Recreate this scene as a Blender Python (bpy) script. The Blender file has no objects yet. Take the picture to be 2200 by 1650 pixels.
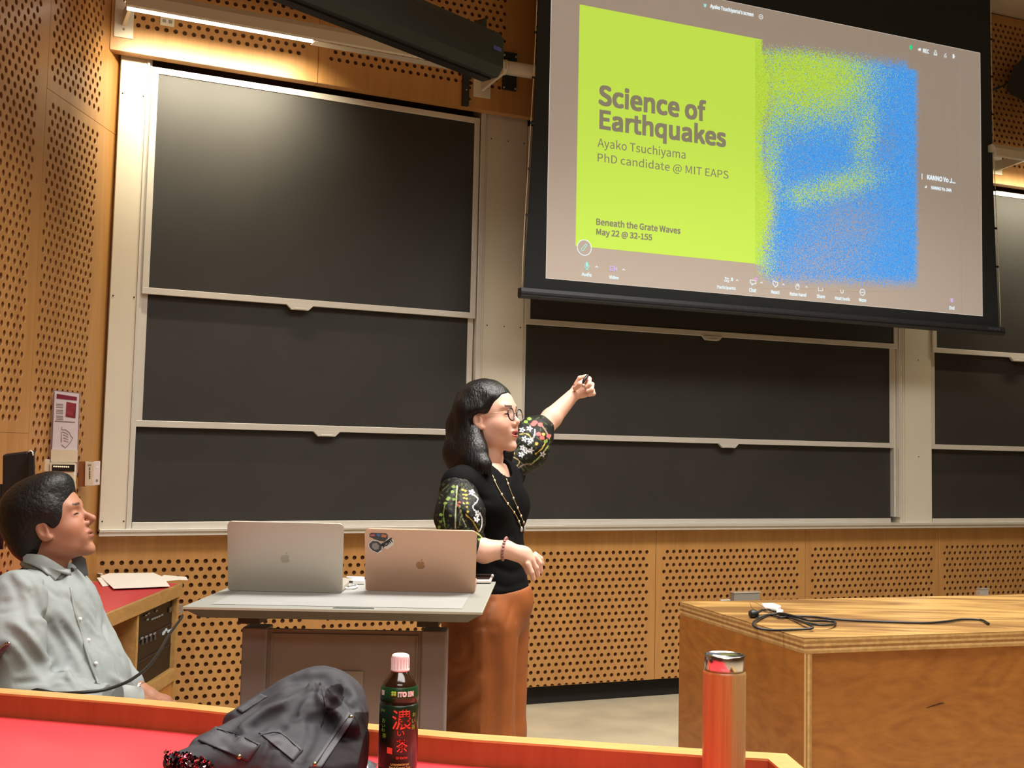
import bpy, math, random
import numpy as np
from mathutils import Vector, Matrix
random.seed(7); np.random.seed(7)
C = bpy.context.scene
COL = C.collection
R = math.radians
# ---------------------------------------------------------------- camera
FPX = 2500.0; PPY = 776.0; ROLL = 0.0215; DH = 190.0; HC = 1.35
_p = math.atan2(DH*math.cos(ROLL), FPX)
CF = np.array([0, math.cos(_p), math.sin(_p)]); _U = np.array([0, -math.sin(_p), math.cos(_p)]); _R = np.array([1., 0, 0])
CU = _U*math.cos(ROLL)-_R*math.sin(ROLL); CR = _R*math.cos(ROLL)+_U*math.sin(ROLL)
cd = bpy.data.cameras.new('camera'); cam = bpy.data.objects.new('camera', cd); COL.objects.link(cam)
cd.sensor_fit = 'HORIZONTAL'; cd.sensor_width = 36.0; cd.lens = 36.0*FPX/2200.0; cd.shift_y = -49.0/2200.0
cd.clip_start = 0.05
m3 = Matrix(((CR[0], CU[0], -CF[0]), (CR[1], CU[1], -CF[1]), (CR[2], CU[2], -CF[2])))
cam.matrix_world = Matrix.Translation((0, 0, HC)) @ m3.to_4x4()
C.camera = cam
# ---------------------------------------------------------------- world, lights, exposure
C.view_settings.view_transform = 'Standard'; C.view_settings.look = 'None'
C.view_settings.gamma = 1.0; C.view_settings.use_curve_mapping = False
C.view_settings.exposure = 0.0
wd = bpy.data.worlds.new('world'); C.world = wd; wd.use_nodes = True
wd.node_tree.nodes['Background'].inputs[0].default_value = (1.0, 0.86, 0.72, 1)
wd.node_tree.nodes['Background'].inputs[1].default_value = 0.05

def area(name, loc, sx, sy, power, col, rot=(0, 0, 0), spread=180):
    l = bpy.data.lights.new(name, 'AREA'); l.shape = 'RECTANGLE'; l.size = sx; l.size_y = sy
    l.energy = power; l.color = col; l.spread = R(spread)
    o = bpy.data.objects.new(name, l); o.location = loc; o.rotation_euler = rot; COL.objects.link(o)
    return o
WARM = (1.0, 0.955, 0.90)
area('ceiling_light_stage', (.5, 3.0, 4.2), 2.2, .9, 124, WARM, spread=124)
area('ceiling_light_stage', (2.4, 4.0, 4.2), 1.8, .9, 115, WARM, spread=130)
area('fill_light_seats', (.6, .4, 4.2), 3.0, 1.2, 92, WARM, spread=150)  # unseen fill lamp, added to lighten the faces from the front
area('fill_light_back', (.4, -2.6, 4.2), 3.0, 1.2, 85, WARM)  # unseen fill lamp, added behind the camera

# ---------------------------------------------------------------- helpers: rays, planes
def ray(x, y): return CF+CR*(x-1100)/FPX-CU*(y-PPY)/FPX
def PY(x, y, Y):
    r = ray(x, y); return np.array([0, 0, HC])+r*(Y/r[1])
def PZ(x, y, z):
    r = ray(x, y); return np.array([0, 0, HC])+r*((z-HC)/r[2])
def proj(p):
    d = np.asarray(p, float)-np.array([0, 0, HC]); z = d@CF
    return 1100+FPX*(d@CR)/z, PPY-FPX*(d@CU)/z
class Plane:
    """vertical plane: s runs to the right along it, z is height, out is the distance in front of it"""
    def __init__(s, o, d):
        s.o = np.array(o, float)[:2]; d = np.array(d, float)[:2]; s.d = d/np.linalg.norm(d); s.n = np.array([s.d[1], -s.d[0]])
    def at(s, px, py, out=0.):
        r = ray(px, py); o = s.o+s.n*out
        t = (o@s.n)/(r[:2]@s.n); P = np.array([0, 0, HC])+r*t
        return float((P[:2]-o)@s.d), float(P[2])
    def w(s, a, z, out=0.):
        q = s.o+s.d*a+s.n*out; return np.array([q[0], q[1], z])
    def T(s): return lambda a, out, z: s.w(a, z, out)
    def sub(s, out): return Plane(s.o+s.n*out, s.d)
_S2 = Plane(PY(1278, 970, 6.4), (5962, 2500))
_r = ray(1083, 966); FOLD = (_r*((_S2.o@_S2.n)/(_r[:2]@_S2.n)))[:2]
S1 = Plane(FOLD, (5100, 2500)); S2 = Plane(FOLD, (5962, 2500))
_c = S1.at(232, 700); LW = Plane(S1.w(*_c)[:2], (145, 2500)); LW.n = -LW.n if LW.n[0] < 0 else LW.n
SC = Plane(S2.w(0, 0, .45)[:2], (5723, 2500))

# ---------------------------------------------------------------- geometry builder
ID = lambda a, b, c: np.array([a, b, c], float)
class G:
    def __init__(s): s.v = []; s.f = []; s.sm = []
    def add(s, vs, fs, smooth=False):
        n = len(s.v); s.v += [tuple(map(float, v)) for v in vs]; s.f += [tuple(n+i for i in f) for f in fs]; s.sm += [smooth]*len(fs); return s
    def box(s, a, b, T=ID):
        (x0, y0, z0), (x1, y1, z1) = a, b
        vs = [T(x, y, z) for x in (x0, x1) for y in (y0, y1) for z in (z0, z1)]
        return s.add(vs, [(0, 1, 3, 2), (4, 6, 7, 5), (0, 4, 5, 1), (2, 3, 7, 6), (0, 2, 6, 4), (1, 5, 7, 3)])
    def hexa(s, bot, top):
        return s.add(list(bot)+list(top), [(3, 2, 1, 0), (4, 5, 6, 7), (0, 1, 5, 4), (1, 2, 6, 5), (2, 3, 7, 6), (3, 0, 4, 7)])
    def prism(s, pts, y0, y1, T=ID, smooth=False):
        n = len(pts); vs = [T(p[0], y0, p[1]) for p in pts]+[T(p[0], y1, p[1]) for p in pts]
        s.add(vs, [tuple(range(n)), tuple(range(2*n-1, n-1, -1))]+[(i, (i+1) % n, n+(i+1) % n, n+i) for i in range(n)], smooth)
        return s
    def poly(s, pts): return s.add(pts, [tuple(range(len(pts)))])
    def tube(s, pts, r, n=8, cap=True, flat=1.0, T=None):
        P = [np.array(T(*p) if T else p, float) for p in pts]; m = len(P)
        rs = r if hasattr(r, '__len__') else [r]*m
        base = len(s.v); u = None
        for i in range(m):
            t = P[min(i+1, m-1)]-P[max(i-1, 0)]; t = t/(np.linalg.norm(t)+1e-12)
            if u is None:
                a = np.array([0, 0, 1.]) if abs(t[2]) < .9 else np.array([1., 0, 0]); u = np.cross(t, a)
            u = u-t*(u@t); u /= np.linalg.norm(u)+1e-12; w = np.cross(t, u)
            for k in range(n):
                an = 2*math.pi*k/n; s.v.append(tuple(P[i]+rs[i]*(u*math.cos(an)+w*math.sin(an)*flat)))
        fs = []
        for i in range(m-1):
            for k in range(n):
                a, b = base+i*n+k, base+i*n+(k+1) % n; fs.append((a, a+n, b+n, b))
        s.f += fs; s.sm += [True]*len(fs)
        if cap:
            s.f += [tuple(base+k for k in range(n)), tuple(base+(m-1)*n+n-1-k for k in range(n))]; s.sm += [False, False]
        return s
    def lathe(s, prof, c, n=32, axis=(0, 0, 1)):
        ax = np.array(axis, float); ax /= np.linalg.norm(ax)
        a = np.array([1., 0, 0]) if abs(ax[0]) < .9 else np.array([0, 1., 0]); u = np.cross(ax, a); u /= np.linalg.norm(u); w = np.cross(ax, u)
        base = len(s.v); c = np.array(c, float)
        for r, h in prof:
            for k in range(n):
                an = 2*math.pi*k/n; s.v.append(tuple(c+ax*h+(u*math.cos(an)+w*math.sin(an))*r))
        for i in range(len(prof)-1):
            for k in range(n):
                q, b = base+i*n+k, base+i*n+(k+1) % n; s.f.append((q, b, b+n, q+n)); s.sm.append(True)
        s.f += [tuple(base+n-1-k for k in range(n)), tuple(base+(len(prof)-1)*n+k for k in range(n))]; s.sm += [False, False]
        return s
    def ball(s, c, r, n=12, m=8, T=None):
        rx, ry, rz = (r if hasattr(r, '__len__') else (r, r, r))
        base = len(s.v)
        for i in range(m+1):
            th = math.pi*i/m
            for k in range(n):
                ph = 2*math.pi*k/n; p = (c[0]+rx*math.sin(th)*math.cos(ph), c[1]+ry*math.sin(th)*math.sin(ph), c[2]+rz*math.cos(th))
                s.v.append(tuple(T(*p)) if T else p)
        for i in range(m):
            for k in range(n):
                a, b = base+i*n+k, base+i*n+(k+1) % n; s.f.append((a, a+n, b+n, b)); s.sm.append(True)
        return s
    def grid(s, nx, ny, fn, smooth=True):
        base = len(s.v)
        for j in range(ny+1):
            for i in range(nx+1): s.v.append(tuple(map(float, fn(i/nx, j/ny))))
        for j in range(ny):
            for i in range(nx):
                a = base+j*(nx+1)+i; s.f.append((a, a+1, a+nx+2, a+nx+1)); s.sm.append(smooth)
        return s

BASE = {}
def _mk(name, verts, faces, smooth, m, parent, base, bevel, col=None, weld=False):
    v = np.array(verts, float).reshape(-1, 3)
    if parent is not None: b = BASE[parent.name]
    elif base is not None: b = np.array(base, float)
    else: b = np.array([(v[:, 0].min()+v[:, 0].max())/2, (v[:, 1].min()+v[:, 1].max())/2, v[:, 2].min()])
    me = bpy.data.meshes.new(name); me.from_pydata((v-b).tolist(), [], faces); 
    me.polygons.foreach_set('use_smooth', smooth)
    if col is not None:
        ca = me.color_attributes.new('Col', 'FLOAT_COLOR', 'POINT')
        cc = np.ones((len(v), 4), np.float32); cc[:, :col.shape[1]] = col; ca.data.foreach_set('color', cc.ravel())
    if m is not None: me.materials.append(m)
    o = bpy.data.objects.new(name, me); COL.objects.link(o)
    if parent is not None: o.parent = parent
    else: o.location = b
    BASE[o.name] = b
    if bevel:
        bm = o.modifiers.new('bevel', 'BEVEL'); bm.width = bevel; bm.segments = 2; bm.limit_method = 'ANGLE'; bm.angle_limit = R(40)
    me.update()
    return o
def part(name, g, m, parent=None, base=None, bevel=0, label=None, col=None):
    o = _mk(name, g.v, g.f, g.sm, m, parent, base, bevel, col)
    if label: o['label'] = label
    return o
def thing(name, loc, label, cat, group=None):
    o = bpy.data.objects.new(name, None); COL.objects.link(o); o.location = tuple(map(float, loc)); BASE[o.name] = np.array(loc, float)
    o.empty_display_size = .05
    o['label'] = label; o['category'] = cat
    if group: o['group'] = group
    return o
def tag(o, label, cat, group=None):
    o['label'] = label; o['category'] = cat
    if group: o['group'] = group
    return o
def struct(o): o['kind'] = 'structure'; return o

# ---------------------------------------------------------------- materials
def _nt(name):
    m = bpy.data.materials.new(name); m.use_nodes = True; nt = m.node_tree; b = nt.nodes['Principled BSDF']; return m, nt, b
def lin(c):
    c = [int(c[i:i+2], 16)/255 for i in (0, 2, 4)]; return tuple(x/12.92 if x <= .04045 else ((x+.055)/1.055)**2.4 for x in c)
def rgb(c): return lin(c) if isinstance(c, str) else c
def mat(name, c, rough=.5, metal=0., var=.06, scale=12., bump=.0, bscale=200., coat=0., spec=.5, trans=0., emit=0., ecol=None, ior=1.45, alpha=1.):
    m, nt, b = _nt(name); N = nt.nodes; L = nt.links; c = rgb(c)
    tc = N.new('ShaderNodeTexCoord'); n = N.new('ShaderNodeTexNoise'); n.inputs['Scale'].default_value = scale; n.inputs['Detail'].default_value = 4
    L.new(tc.outputs['Object'], n.inputs['Vector'])
    r = N.new('ShaderNodeValToRGB'); r.color_ramp.elements[0].position = .3; r.color_ramp.elements[1].position = .7
    r.color_ramp.elements[0].color = (*[x*(1-var) for x in c], 1); r.color_ramp.elements[1].color = (*[min(1, x*(1+var)) for x in c], 1)
    L.new(n.outputs['Fac'], r.inputs['Fac']); L.new(r.outputs['Color'], b.inputs['Base Color'])
    b.inputs['Roughness'].default_value = rough; b.inputs['Metallic'].default_value = metal
    b.inputs['Specular IOR Level'].default_value = spec; b.inputs['IOR'].default_value = ior
    if coat: b.inputs['Coat Weight'].default_value = coat; b.inputs['Coat Roughness'].default_value = .15
    if trans: b.inputs['Transmission Weight'].default_value = trans
    if alpha < 1: b.inputs['Alpha'].default_value = alpha
    if emit: b.inputs['Emission Color'].default_value = (*(rgb(ecol) if ecol else c), 1); b.inputs['Emission Strength'].default_value = emit
    if bump:
        n2 = N.new('ShaderNodeTexNoise'); n2.inputs['Scale'].default_value = bscale; n2.inputs['Detail'].default_value = 3; L.new(tc.outputs['Object'], n2.inputs['Vector'])
        bp = N.new('ShaderNodeBump'); bp.inputs['Strength'].default_value = bump; bp.inputs['Distance'].default_value = .002
        L.new(n2.outputs['Fac'], bp.inputs['Height']); L.new(bp.outputs['Normal'], b.inputs['Normal'])
    return m
def wood(name, c1, c2, stretch=(14, 14, 1.2), rough=.38, rot=0., coat=.15, detail=6, dist=1.2, bump=.05, fine=.35, contrast=(.3, .72)):
    m, nt, b = _nt(name); N = nt.nodes; L = nt.links
    tc = N.new('ShaderNodeTexCoord'); mp = N.new('ShaderNodeMapping'); mp.inputs['Scale'].default_value = stretch; mp.inputs['Rotation'].default_value = (0, 0, rot)
    L.new(tc.outputs['Object'], mp.inputs['Vector'])
    n = N.new('ShaderNodeTexNoise'); n.inputs['Scale'].default_value = 1.0; n.inputs['Detail'].default_value = detail; n.inputs['Distortion'].default_value = dist
    L.new(mp.outputs['Vector'], n.inputs['Vector'])
    n2 = N.new('ShaderNodeTexNoise'); n2.inputs['Scale'].default_value = 9.0; n2.inputs['Detail'].default_value = 3
    L.new(mp.outputs['Vector'], n2.inputs['Vector'])
    mx = N.new('ShaderNodeMix'); mx.data_type = 'FLOAT'; mx.inputs[0].default_value = fine
    L.new(n.outputs['Fac'], mx.inputs[2]); L.new(n2.outputs['Fac'], mx.inputs[3])
    r = N.new('ShaderNodeValToRGB'); r.color_ramp.elements[0].position = contrast[0]; r.color_ramp.elements[1].position = contrast[1]
    r.color_ramp.elements[0].color = (*rgb(c1), 1); r.color_ramp.elements[1].color = (*rgb(c2), 1)
    L.new(mx.outputs[0], r.inputs['Fac']); L.new(r.outputs['Color'], b.inputs['Base Color'])
    b.inputs['Roughness'].default_value = rough
    if coat: b.inputs['Coat Weight'].default_value = coat; b.inputs['Coat Roughness'].default_value = .25
    bp = N.new('ShaderNodeBump'); bp.inputs['Strength'].default_value = bump; bp.inputs['Distance'].default_value = .002
    L.new(mx.outputs[0], bp.inputs['Height']); L.new(bp.outputs['Normal'], b.inputs['Normal'])
    return m
def vcol(name, rough=.6, sheen=0., sss=0., spec=.4, bump=0., bscale=300., coat=0.):
    m, nt, b = _nt(name); N = nt.nodes; L = nt.links
    a = N.new('ShaderNodeAttribute'); a.attribute_name = 'Col'
    tc = N.new('ShaderNodeTexCoord'); n = N.new('ShaderNodeTexNoise'); n.inputs['Scale'].default_value = bscale; L.new(tc.outputs['Object'], n.inputs['Vector'])
    mx = N.new('ShaderNodeMix'); mx.data_type = 'RGBA'; mx.blend_type = 'MULTIPLY'; mx.inputs[0].default_value = .12
    L.new(a.outputs['Color'], mx.inputs[6]); L.new(n.outputs['Color'], mx.inputs[7]); L.new(mx.outputs[2], b.inputs['Base Color'])
    b.inputs['Roughness'].default_value = rough; b.inputs['Specular IOR Level'].default_value = spec
    if sheen: b.inputs['Sheen Weight'].default_value = sheen
    if sss: b.inputs['Subsurface Weight'].default_value = sss; b.inputs['Subsurface Radius'].default_value = (.012, .005, .003); b.inputs['Subsurface Scale'].default_value = .5
    if bump:
        bp = N.new('ShaderNodeBump'); bp.inputs['Strength'].default_value = bump; bp.inputs['Distance'].default_value = .001
        L.new(n.outputs['Fac'], bp.inputs['Height']); L.new(bp.outputs['Normal'], b.inputs['Normal'])
    return m
def emis(name, c, s=1., tint=None):
    m, nt, b = _nt(name); c = rgb(c)
    b.inputs['Base Color'].default_value = (*[x*.3 for x in c], 1); b.inputs['Emission Color'].default_value = (*c, 1); b.inputs['Emission Strength'].default_value = s
    b.inputs['Roughness'].default_value = .8; return m

M = dict(
    panel=wood('birch_panel', 'a4733f', 'c08f51', stretch=(10, 10, .8), rough=.42, contrast=(.25, .8)),
    backing=mat('dark_felt', '52341c', .95), core=mat('panel_core_brown', '8a5a2e', .8, var=.1),
    plain=wood('birch_plain', 'a4733f', 'c08f51', stretch=(10, 10, .8), rough=.42, contrast=(.25, .8)),
    alu=mat('satin_aluminium', 'd6d1c6', .38, .35, var=.03),
    alubright=mat('bright_aluminium', 'e4e0d4', .3, .5, var=.02),
    beige=mat('beige_enamel_metal', 'd0c9b6', .5, .1, var=.03, scale=3),
    slate=mat('black_chalkboard', '2d2b28', .55, var=.16, scale=2.2, spec=.5),
    concrete=mat('polished_concrete', 'b8ad92', .5, var=.16, scale=3.5, bump=.05, bscale=30),
    black=mat('black_plastic', '1a1a1b', .45), blackm=mat('black_powder_coat', '2b2f30', .5, .2),
    white=mat('white_plastic', 'e8e6e0', .4, var=.02), cream=mat('cream_plastic', 'd8d0b4', .5, var=.03),
    greyplast=mat('grey_plastic', '8f8b84', .5), kick=mat('kick_black', '120d0a', .7),
)
# ================================================================ perforated panels
HP, HQ = .0419, .03672
def perf(plane, s0, s1, z0, z1, rows, T=None, th=.011, r=.0102, pitch=HP, q=HQ, out=0., skip=None, name='panel', parent=None, m=None, rz=None):
    """rows: list of (z, s_first, count, half?)"""
    g = G(); T = T or plane.T(); rz = rz or r; inner = []
    def Q(a, b, c, d): g.add([T(a, out, b), T(c, out, b), T(c, out, d), T(a, out, d)], [(0, 1, 2, 3)])
    angs = [math.pi*k/8 for k in range(16)]
    rows = sorted(rows, key=lambda t: t[0])
    zlo = z0
    for (zc, sf, n, half) in rows:
        b0 = zc if half else zc-q/2; b1 = zc+q/2
        if b0 > zlo+1e-5: Q(s0, zlo, s1, b0)
        a0 = sf-pitch/2; a1 = sf+(n-.5)*pitch
        if a0 > s0+1e-5: Q(s0, b0, a0, b1)
        if s1 > a1+1e-5: Q(a1, b0, s1, b1)
        for k in range(n):
            cx = sf+k*pitch; hx, hz = pitch/2, q/2
            if skip and skip(cx, zc): Q(cx-hx, b0, cx+hx, b1); continue
            A = angs[:9] if half else angs
            vo = []; vi = []; vc = []; vb = []
            for a in A:
                ca, sa = math.cos(a), math.sin(a)
                if abs(abs(ca)-abs(sa)) < 1e-6: ox, oz = math.copysign(hx, ca), math.copysign(hz, sa)
                else:
                    t = min(hx/abs(ca) if abs(ca) > 1e-9 else 9, hz/abs(sa) if abs(sa) > 1e-9 else 9); ox, oz = ca*t, sa*t
                vo.append(T(cx+ox, out, zc+oz)); vi.append(T(cx+ca*(r+.0016), out, zc+sa*(rz+.0016))); vc.append(T(cx+ca*r, out-.0016, zc+sa*rz)); vb.append(T(cx+ca*r, out-th, zc+sa*rz))
            m_ = len(A); fs = []
            for i in range(m_-1 if half else m_):
                j = (i+1) % m_
                fs += [(i, j, m_+j, m_+i)[::-1], (m_+i, m_+j, 2*m_+j, 2*m_+i)[::-1], (2*m_+i, 2*m_+j, 3*m_+j, 3*m_+i)[::-1]]
            nf = len(g.f); g.add(vo+vi+vc+vb, fs); inner += list(range(nf+2, nf+len(fs), 3))
        zlo = b1
    if z1 > zlo+1e-5: Q(s0, zlo, s1, z1)
    for (a, b, c, d) in ((s0, z0, s0, z1), (s1, z1, s1, z0), (s0, z1, s1, z1), (s1, z0, s0, z0)):   # edges of the board
        g.add([T(a, out, b), T(c, out, d), T(c, out-th, d), T(a, out-th, b)], [(0, 1, 2, 3)])
    o = part(name, g, m or M['panel'], parent); o.data.materials.append(M['core']); mi = np.zeros(len(g.f), np.int32); mi[inner] = 1; o.data.polygons.foreach_set('material_index', mi)
    return o
def rows_for(s0, w, ztop, n, zbot, firstA=True, ma=.073, mb=.052, cols=22, half=True):
    rs = []
    for k in range(n):
        z = ztop-k*HQ; A = (k % 2 == 0) == firstA
        rs.append((z, s0+(ma if A else mb), cols, False))
    if half: z = ztop-n*HQ; A = (n % 2 == 0) == firstA; rs.append((z, s0+(ma if A else mb), cols, True))
    return rs

# ================================================================ room shell
g = G(); g.add([(-7, -6, 0), (9, -6, 0), (9, 9.5, 0), (-7, 9.5, 0)], [(0, 1, 2, 3)]); struct(part('floor', g, M['concrete'], base=(0, 0, 0)))
g = G(); g.box((-7, -6, 4.25), (9, 9.5, 4.4)); struct(part('ceiling', g, mat('ceiling_paint', 'c9b8a0', .8), base=(0, 2, 4.25)))
wpaint = mat('warm_wall_paint', 'b08a5c', .7)
for nm, a, b in (('wall_back', (-7, -6.1, 0), (9, -6, 4.25)), ('wall_right', (8.2, -6, 0), (8.3, 9.5, 4.25))):
    g = G(); g.box(a, b); struct(part(nm, g, wpaint))

# front wall: core behind everything
ext = 5.6
g = G()
for pl, a, b in ((S1, -2.06, 0.0), (S2, 0.0, ext)):
    g.box((a, -.35, 0), (b, -.10, 4.25), pl.T())
wf = struct(part('wall_front', g, M['backing'], base=FOLD.tolist()+[0]))
# lower perforated panels
for pl, a, b in ((S1, -2.03, -.002), (S2, .002, 4.96)):
    g = G(); g.box((a, -.05, .10), (b, -.0115, .92), pl.T()); part('felt_backing', g, M['backing'], wf)
ZB, ZT = .1006, .925
for pl, s0, s1 in ((S1, -2.03, -1.01), (S1, -1.01, 0.0), (S2, 0.0, .928), (S2, .931, 1.939), (S2, 1.942, 2.946), (S2, 2.949, 3.955), (S2, 3.958, 4.965)):
    w = s1-s0
    if w > 1.0: rw = rows_for(s0, w, .798, 19, ZB)
    elif pl is S2: rw = rows_for(s0, w, .798, 19, ZB, ma=.073-.08+.0419, mb=.052-.08+.0419+.0209*0, cols=20)
    if pl is S2 and s0 == 0.0: rw = [(z, (-.08+.073+.0838 if i % 2 == 0 else -.08+.052+.0838), 20, h) for i, (z, _, _, h) in enumerate(rw)]
    if pl is S1 and s0 < -2:
        rw = rows_for(s0, w, .798, 19, ZB, ma=.028, mb=.049, cols=23)
    if pl is S1 and s0 > -2: rw = rows_for(s0, w, .798, 19, ZB, ma=.073, mb=.052, cols=22)
    perf(pl, s0, s1, ZB, ZT, rw, parent=wf)
# upper fascia (plain plywood band) and perforated panels over it, standing 12 cm proud
FO = .12
for pl, s0, s1 in ((S1, -2.09, -1.12), (S1, -1.117, -.045), (S2, 0.03, 1.06), (S2, 1.063, 2.07), (S2, 2.073, 3.08), (S2, 3.083, 4.09), (S2, 4.093, 5.1)):
    w = s1-s0; n = int((w-.10)/HP); off = (w-(n-.5)*HP)/2; rws = []
    for k in range(26): rws.append((3.257+k*HQ, s0+off+(HP/2 if k % 2 else 0), n, False))
    zt = 4.24
    perf(pl, s0, s1, 3.125, zt, rws, out=FO, parent=wf)
    # soffit board under the fascia
    g = G(); g.box((s0, .062, 3.124), (s1, FO-.002, 3.136), pl.T()); part('soffit_board', g, M['plain'], wf)
for pl, a, b in ((S1, -2.1, .02), (S2, 0., 5.2)):
    g = G(); g.box((a, .062, 3.16), (b, FO-.0115, 4.25), pl.T()); g.box((a, -.3, 3.3), (b, .062, 4.25), pl.T()); part('fascia_core', g, M['backing'], wf)
# fascia corner infill at the fold
g = G(); g.hexa([S1.w(-.045, 3.125, FO-.002), S2.w(.03, 3.125, FO-.002), S2.w(.03, 3.125, .062), S1.w(-.045, 3.125, .062)], [S1.w(-.045, 4.24, FO-.002), S2.w(.03, 4.24, FO-.002), S2.w(.03, 4.24, .062), S1.w(-.045, 4.24, .062)])
part('corner_strip', g, M['plain'], wf)
# kick recess
g = G()
for pl, a, b in ((S1, -2.03, 0), (S2, 0, 5)): g.box((a, -.09, 0), (b, -.05, .12), pl.T())
struct(part('baseboard_front', g, M['kick']))

# left wall with its own perforated panels
g = G(); g.box((-9.5, -.25, 0), (0.3, -.0115, 4.25), LW.T()); wl = struct(part('wall_left', g, M['backing'], base=LW.o.tolist()+[0]))
LP, LQ = .0485, .0350
def lrows(ztop, zend, sa, sb, n):
    rs = []; z = ztop; k = 0
    while z > zend: rs.append((z, sb if k % 2 else sa, n, False)); z -= LQ; k += 1
    return rs
def lw_panel(s0, s1, z0, z1, sa, sb, n, za, zb): perf(LW, s0, s1, z0, z1, lrows(za, zb, sa, sb, n), pitch=LP, q=LQ, r=.0108, rz=.0125, parent=wl)
lw_panel(-.715, 0., 0.0, 2.759, -.651, -.675, 10, 2.705, .12)
lw_panel(-.715, 0., 2.761, 4.24, -.651, -.675, 10, 2.82+.035*38, 2.80)
lw_panel(-1.72, -.717, 1.374, 4.24, -1.701, -1.677, 19, 1.43+.035*78, 1.41)
lw_panel(-1.72, -.717, 0., 1.373, -1.701, -1.677, 19, 1.12, .12)
lw_panel(-2.8, -1.722, 0., 4.24, -2.76, -2.736, 20, 4.15, .12)
# upper fascia return on the left wall side (edge seen against the light)
# ================================================================ frame: posts, pillars, tray
def wbox(name, pl, a, b, m, parent=None, base=None, bevel=0.): return part(name, G().box(a, b, pl.T()), m, parent, base, bevel)
tr = struct(wbox('trim_1', S1, (-2.03, -.06, .955), (-1.914, .050, 3.30), M['beige'], bevel=.002))
wbox('guide_rail', S1, (-1.914, -.06, .955), (-1.903, .056, 3.30), M['alu'], tr)
wbox('guide_rail', S1, (-1.903, -.06, .955), (-1.888, .035, 3.30), M['alu'], tr)
for z in (.99, 2.01, 2.95):
    for s in (-2.017, -1.925): part('screw', G().ball(S1.w(s, z, .051), .0035, 8, 6), M['black'], tr)
g = G()
g.hexa([S1.w(-.168, .955, .04), S1.w(.004, .955, .04), S1.w(0, .955, -.08), S1.w(-.168, .955, -.08)], [S1.w(-.168, 3.3, .04), S1.w(.004, 3.3, .04), S1.w(0, 3.3, -.08), S1.w(-.168, 3.3, -.08)])
t2 = struct(part('trim_2', g, M['beige'], bevel=.002))
wbox('pillar_face', S2, (0.0, -.06, .955), (.080, .04, 3.3), M['beige'], t2, bevel=.002)
wbox('guide_rail', S1, (-.203, -.06, .955), (-.176, .058, 3.3), M['alu'], t2, bevel=.002)
wbox('rib', S1, (-.160, .04, .955), (-.153, .045, 3.3), M['beige'], t2)
for z in (1.0, 2.0, 3.0):
    for s in (-.135, -.035): part('screw', G().ball(S1.w(s, z, .041), .0035, 8, 6), M['black'], t2)
    part('screw', G().ball(S2.w(.062, z, .041), .0035, 8, 6), M['black'], t2)
t3 = struct(wbox('trim_3', S2, (2.612, -.06, .955), (2.864, .04, 3.3), M['beige'], bevel=.002))
wbox('guide_rail', S2, (2.594, -.06, .99), (2.608, .056, 3.3), M['alu'], t3, bevel=.002)
wbox('guide_rail', S2, (2.578, -.06, .99), (2.592, .03, 3.3), M['alu'], t3, bevel=.002)
for a in (2.618, 2.632, 2.650): wbox('rib', S2, (a, .04, .955), (a+.009, .046, 3.3), M['beige'], t3, bevel=.002)
for z in (1.36, 1.96): part('screw', G().ball(S2.w(2.76, z, .041), .0035, 8, 6), M['black'], t3)
struct(wbox('trim_4', S2, (4.75, -.06, .955), (4.95, .04, 3.3), M['beige'], bevel=.002))
def tray(pl, a, b, label):
    t = thing('chalk_tray', pl.w((a+b)/2, .925, .04), label, 'chalk tray', 'chalk trays under the blackboards')
    part('ledge', G().box((a, -.09, .944), (b, .085, .956), pl.T()), M['alubright'], t, bevel=.001)
    part('front_lip', G().box((a, .06, .925), (b, .075, .944), pl.T()), M['alu'], t)
    part('under_plate', G().box((a, -.09, .925), (b, .06, .932), pl.T()), M['alu'], t)
    return t
tray(S1, -2.03, -.01, 'thin aluminium chalk tray under the left bank of blackboards'); tray(S2, .0, 2.84, 'thin aluminium chalk tray under the middle bank of blackboards'); tray(S2, 2.842, 4.95, 'thin aluminium chalk tray under the right bank of blackboards')

def board(pl, a, b, z0, z1, out, fw, label, grp, handle=None, left=True, right=True, top=True, bot=True):
    """a..b, z0..z1 are the slate; frame of width fw round it"""
    t = thing('blackboard', pl.w((a+b)/2, z0-fw, out), label, 'blackboard', grp)
    part('slate', G().box((a-.004, out-.012, z0-.004), (b+.004, out-.006, z1+.004), pl.T()), M['slate'], t)
    if bot: part('bottom_rail', G().box((a-(fw if left else 0), out-.02, z0-fw), (b+(fw if right else 0), out, z0), pl.T()), M['alu'], t, bevel=.0015)
    if top: part('top_rail', G().box((a-(fw if left else 0), out-.02, z1), (b+(fw if right else 0), out, z1+fw), pl.T()), M['alu'], t, bevel=.0015)
    if left: part('side_rail', G().box((a-fw, out-.02, z0), (a, out, z1), pl.T()), M['alu'], t, bevel=.0015)
    if right: part('side_rail', G().box((b, out-.02, z0), (b+fw, out, z1), pl.T()), M['alu'], t, bevel=.0015)
    if handle is not None:
        h = handle; zb = z0-fw
        g = G().prism([(h-.065, zb), (h+.065, zb), (h+.042, zb-.022), (h-.042, zb-.022)], out-.012, out+.006, pl.T())
        g.box((h-.03, out+.004, zb-.022), (h+.03, out+.01, zb-.014), pl.T())
        part('pull_handle', g, M['alu'], t, bevel=.001)
    return t
FW = .030
board(S1, -1.862, -.240, 2.059, 3.066, .055, FW, 'large blackboard at the top of the left bank, lit by the strip light', 'left bank blackboards', handle=-1.149)
board(S1, -1.861, -.240, 1.448, 2.45, .028, FW, 'middle blackboard of the left bank, behind the two laptops', 'left bank blackboards', handle=-.985)
board(S1, -1.881, -.22, .982, 1.62, .001, .03, 'lowest blackboard of the left bank, resting above the chalk tray', 'left bank blackboards', left=False)
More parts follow.
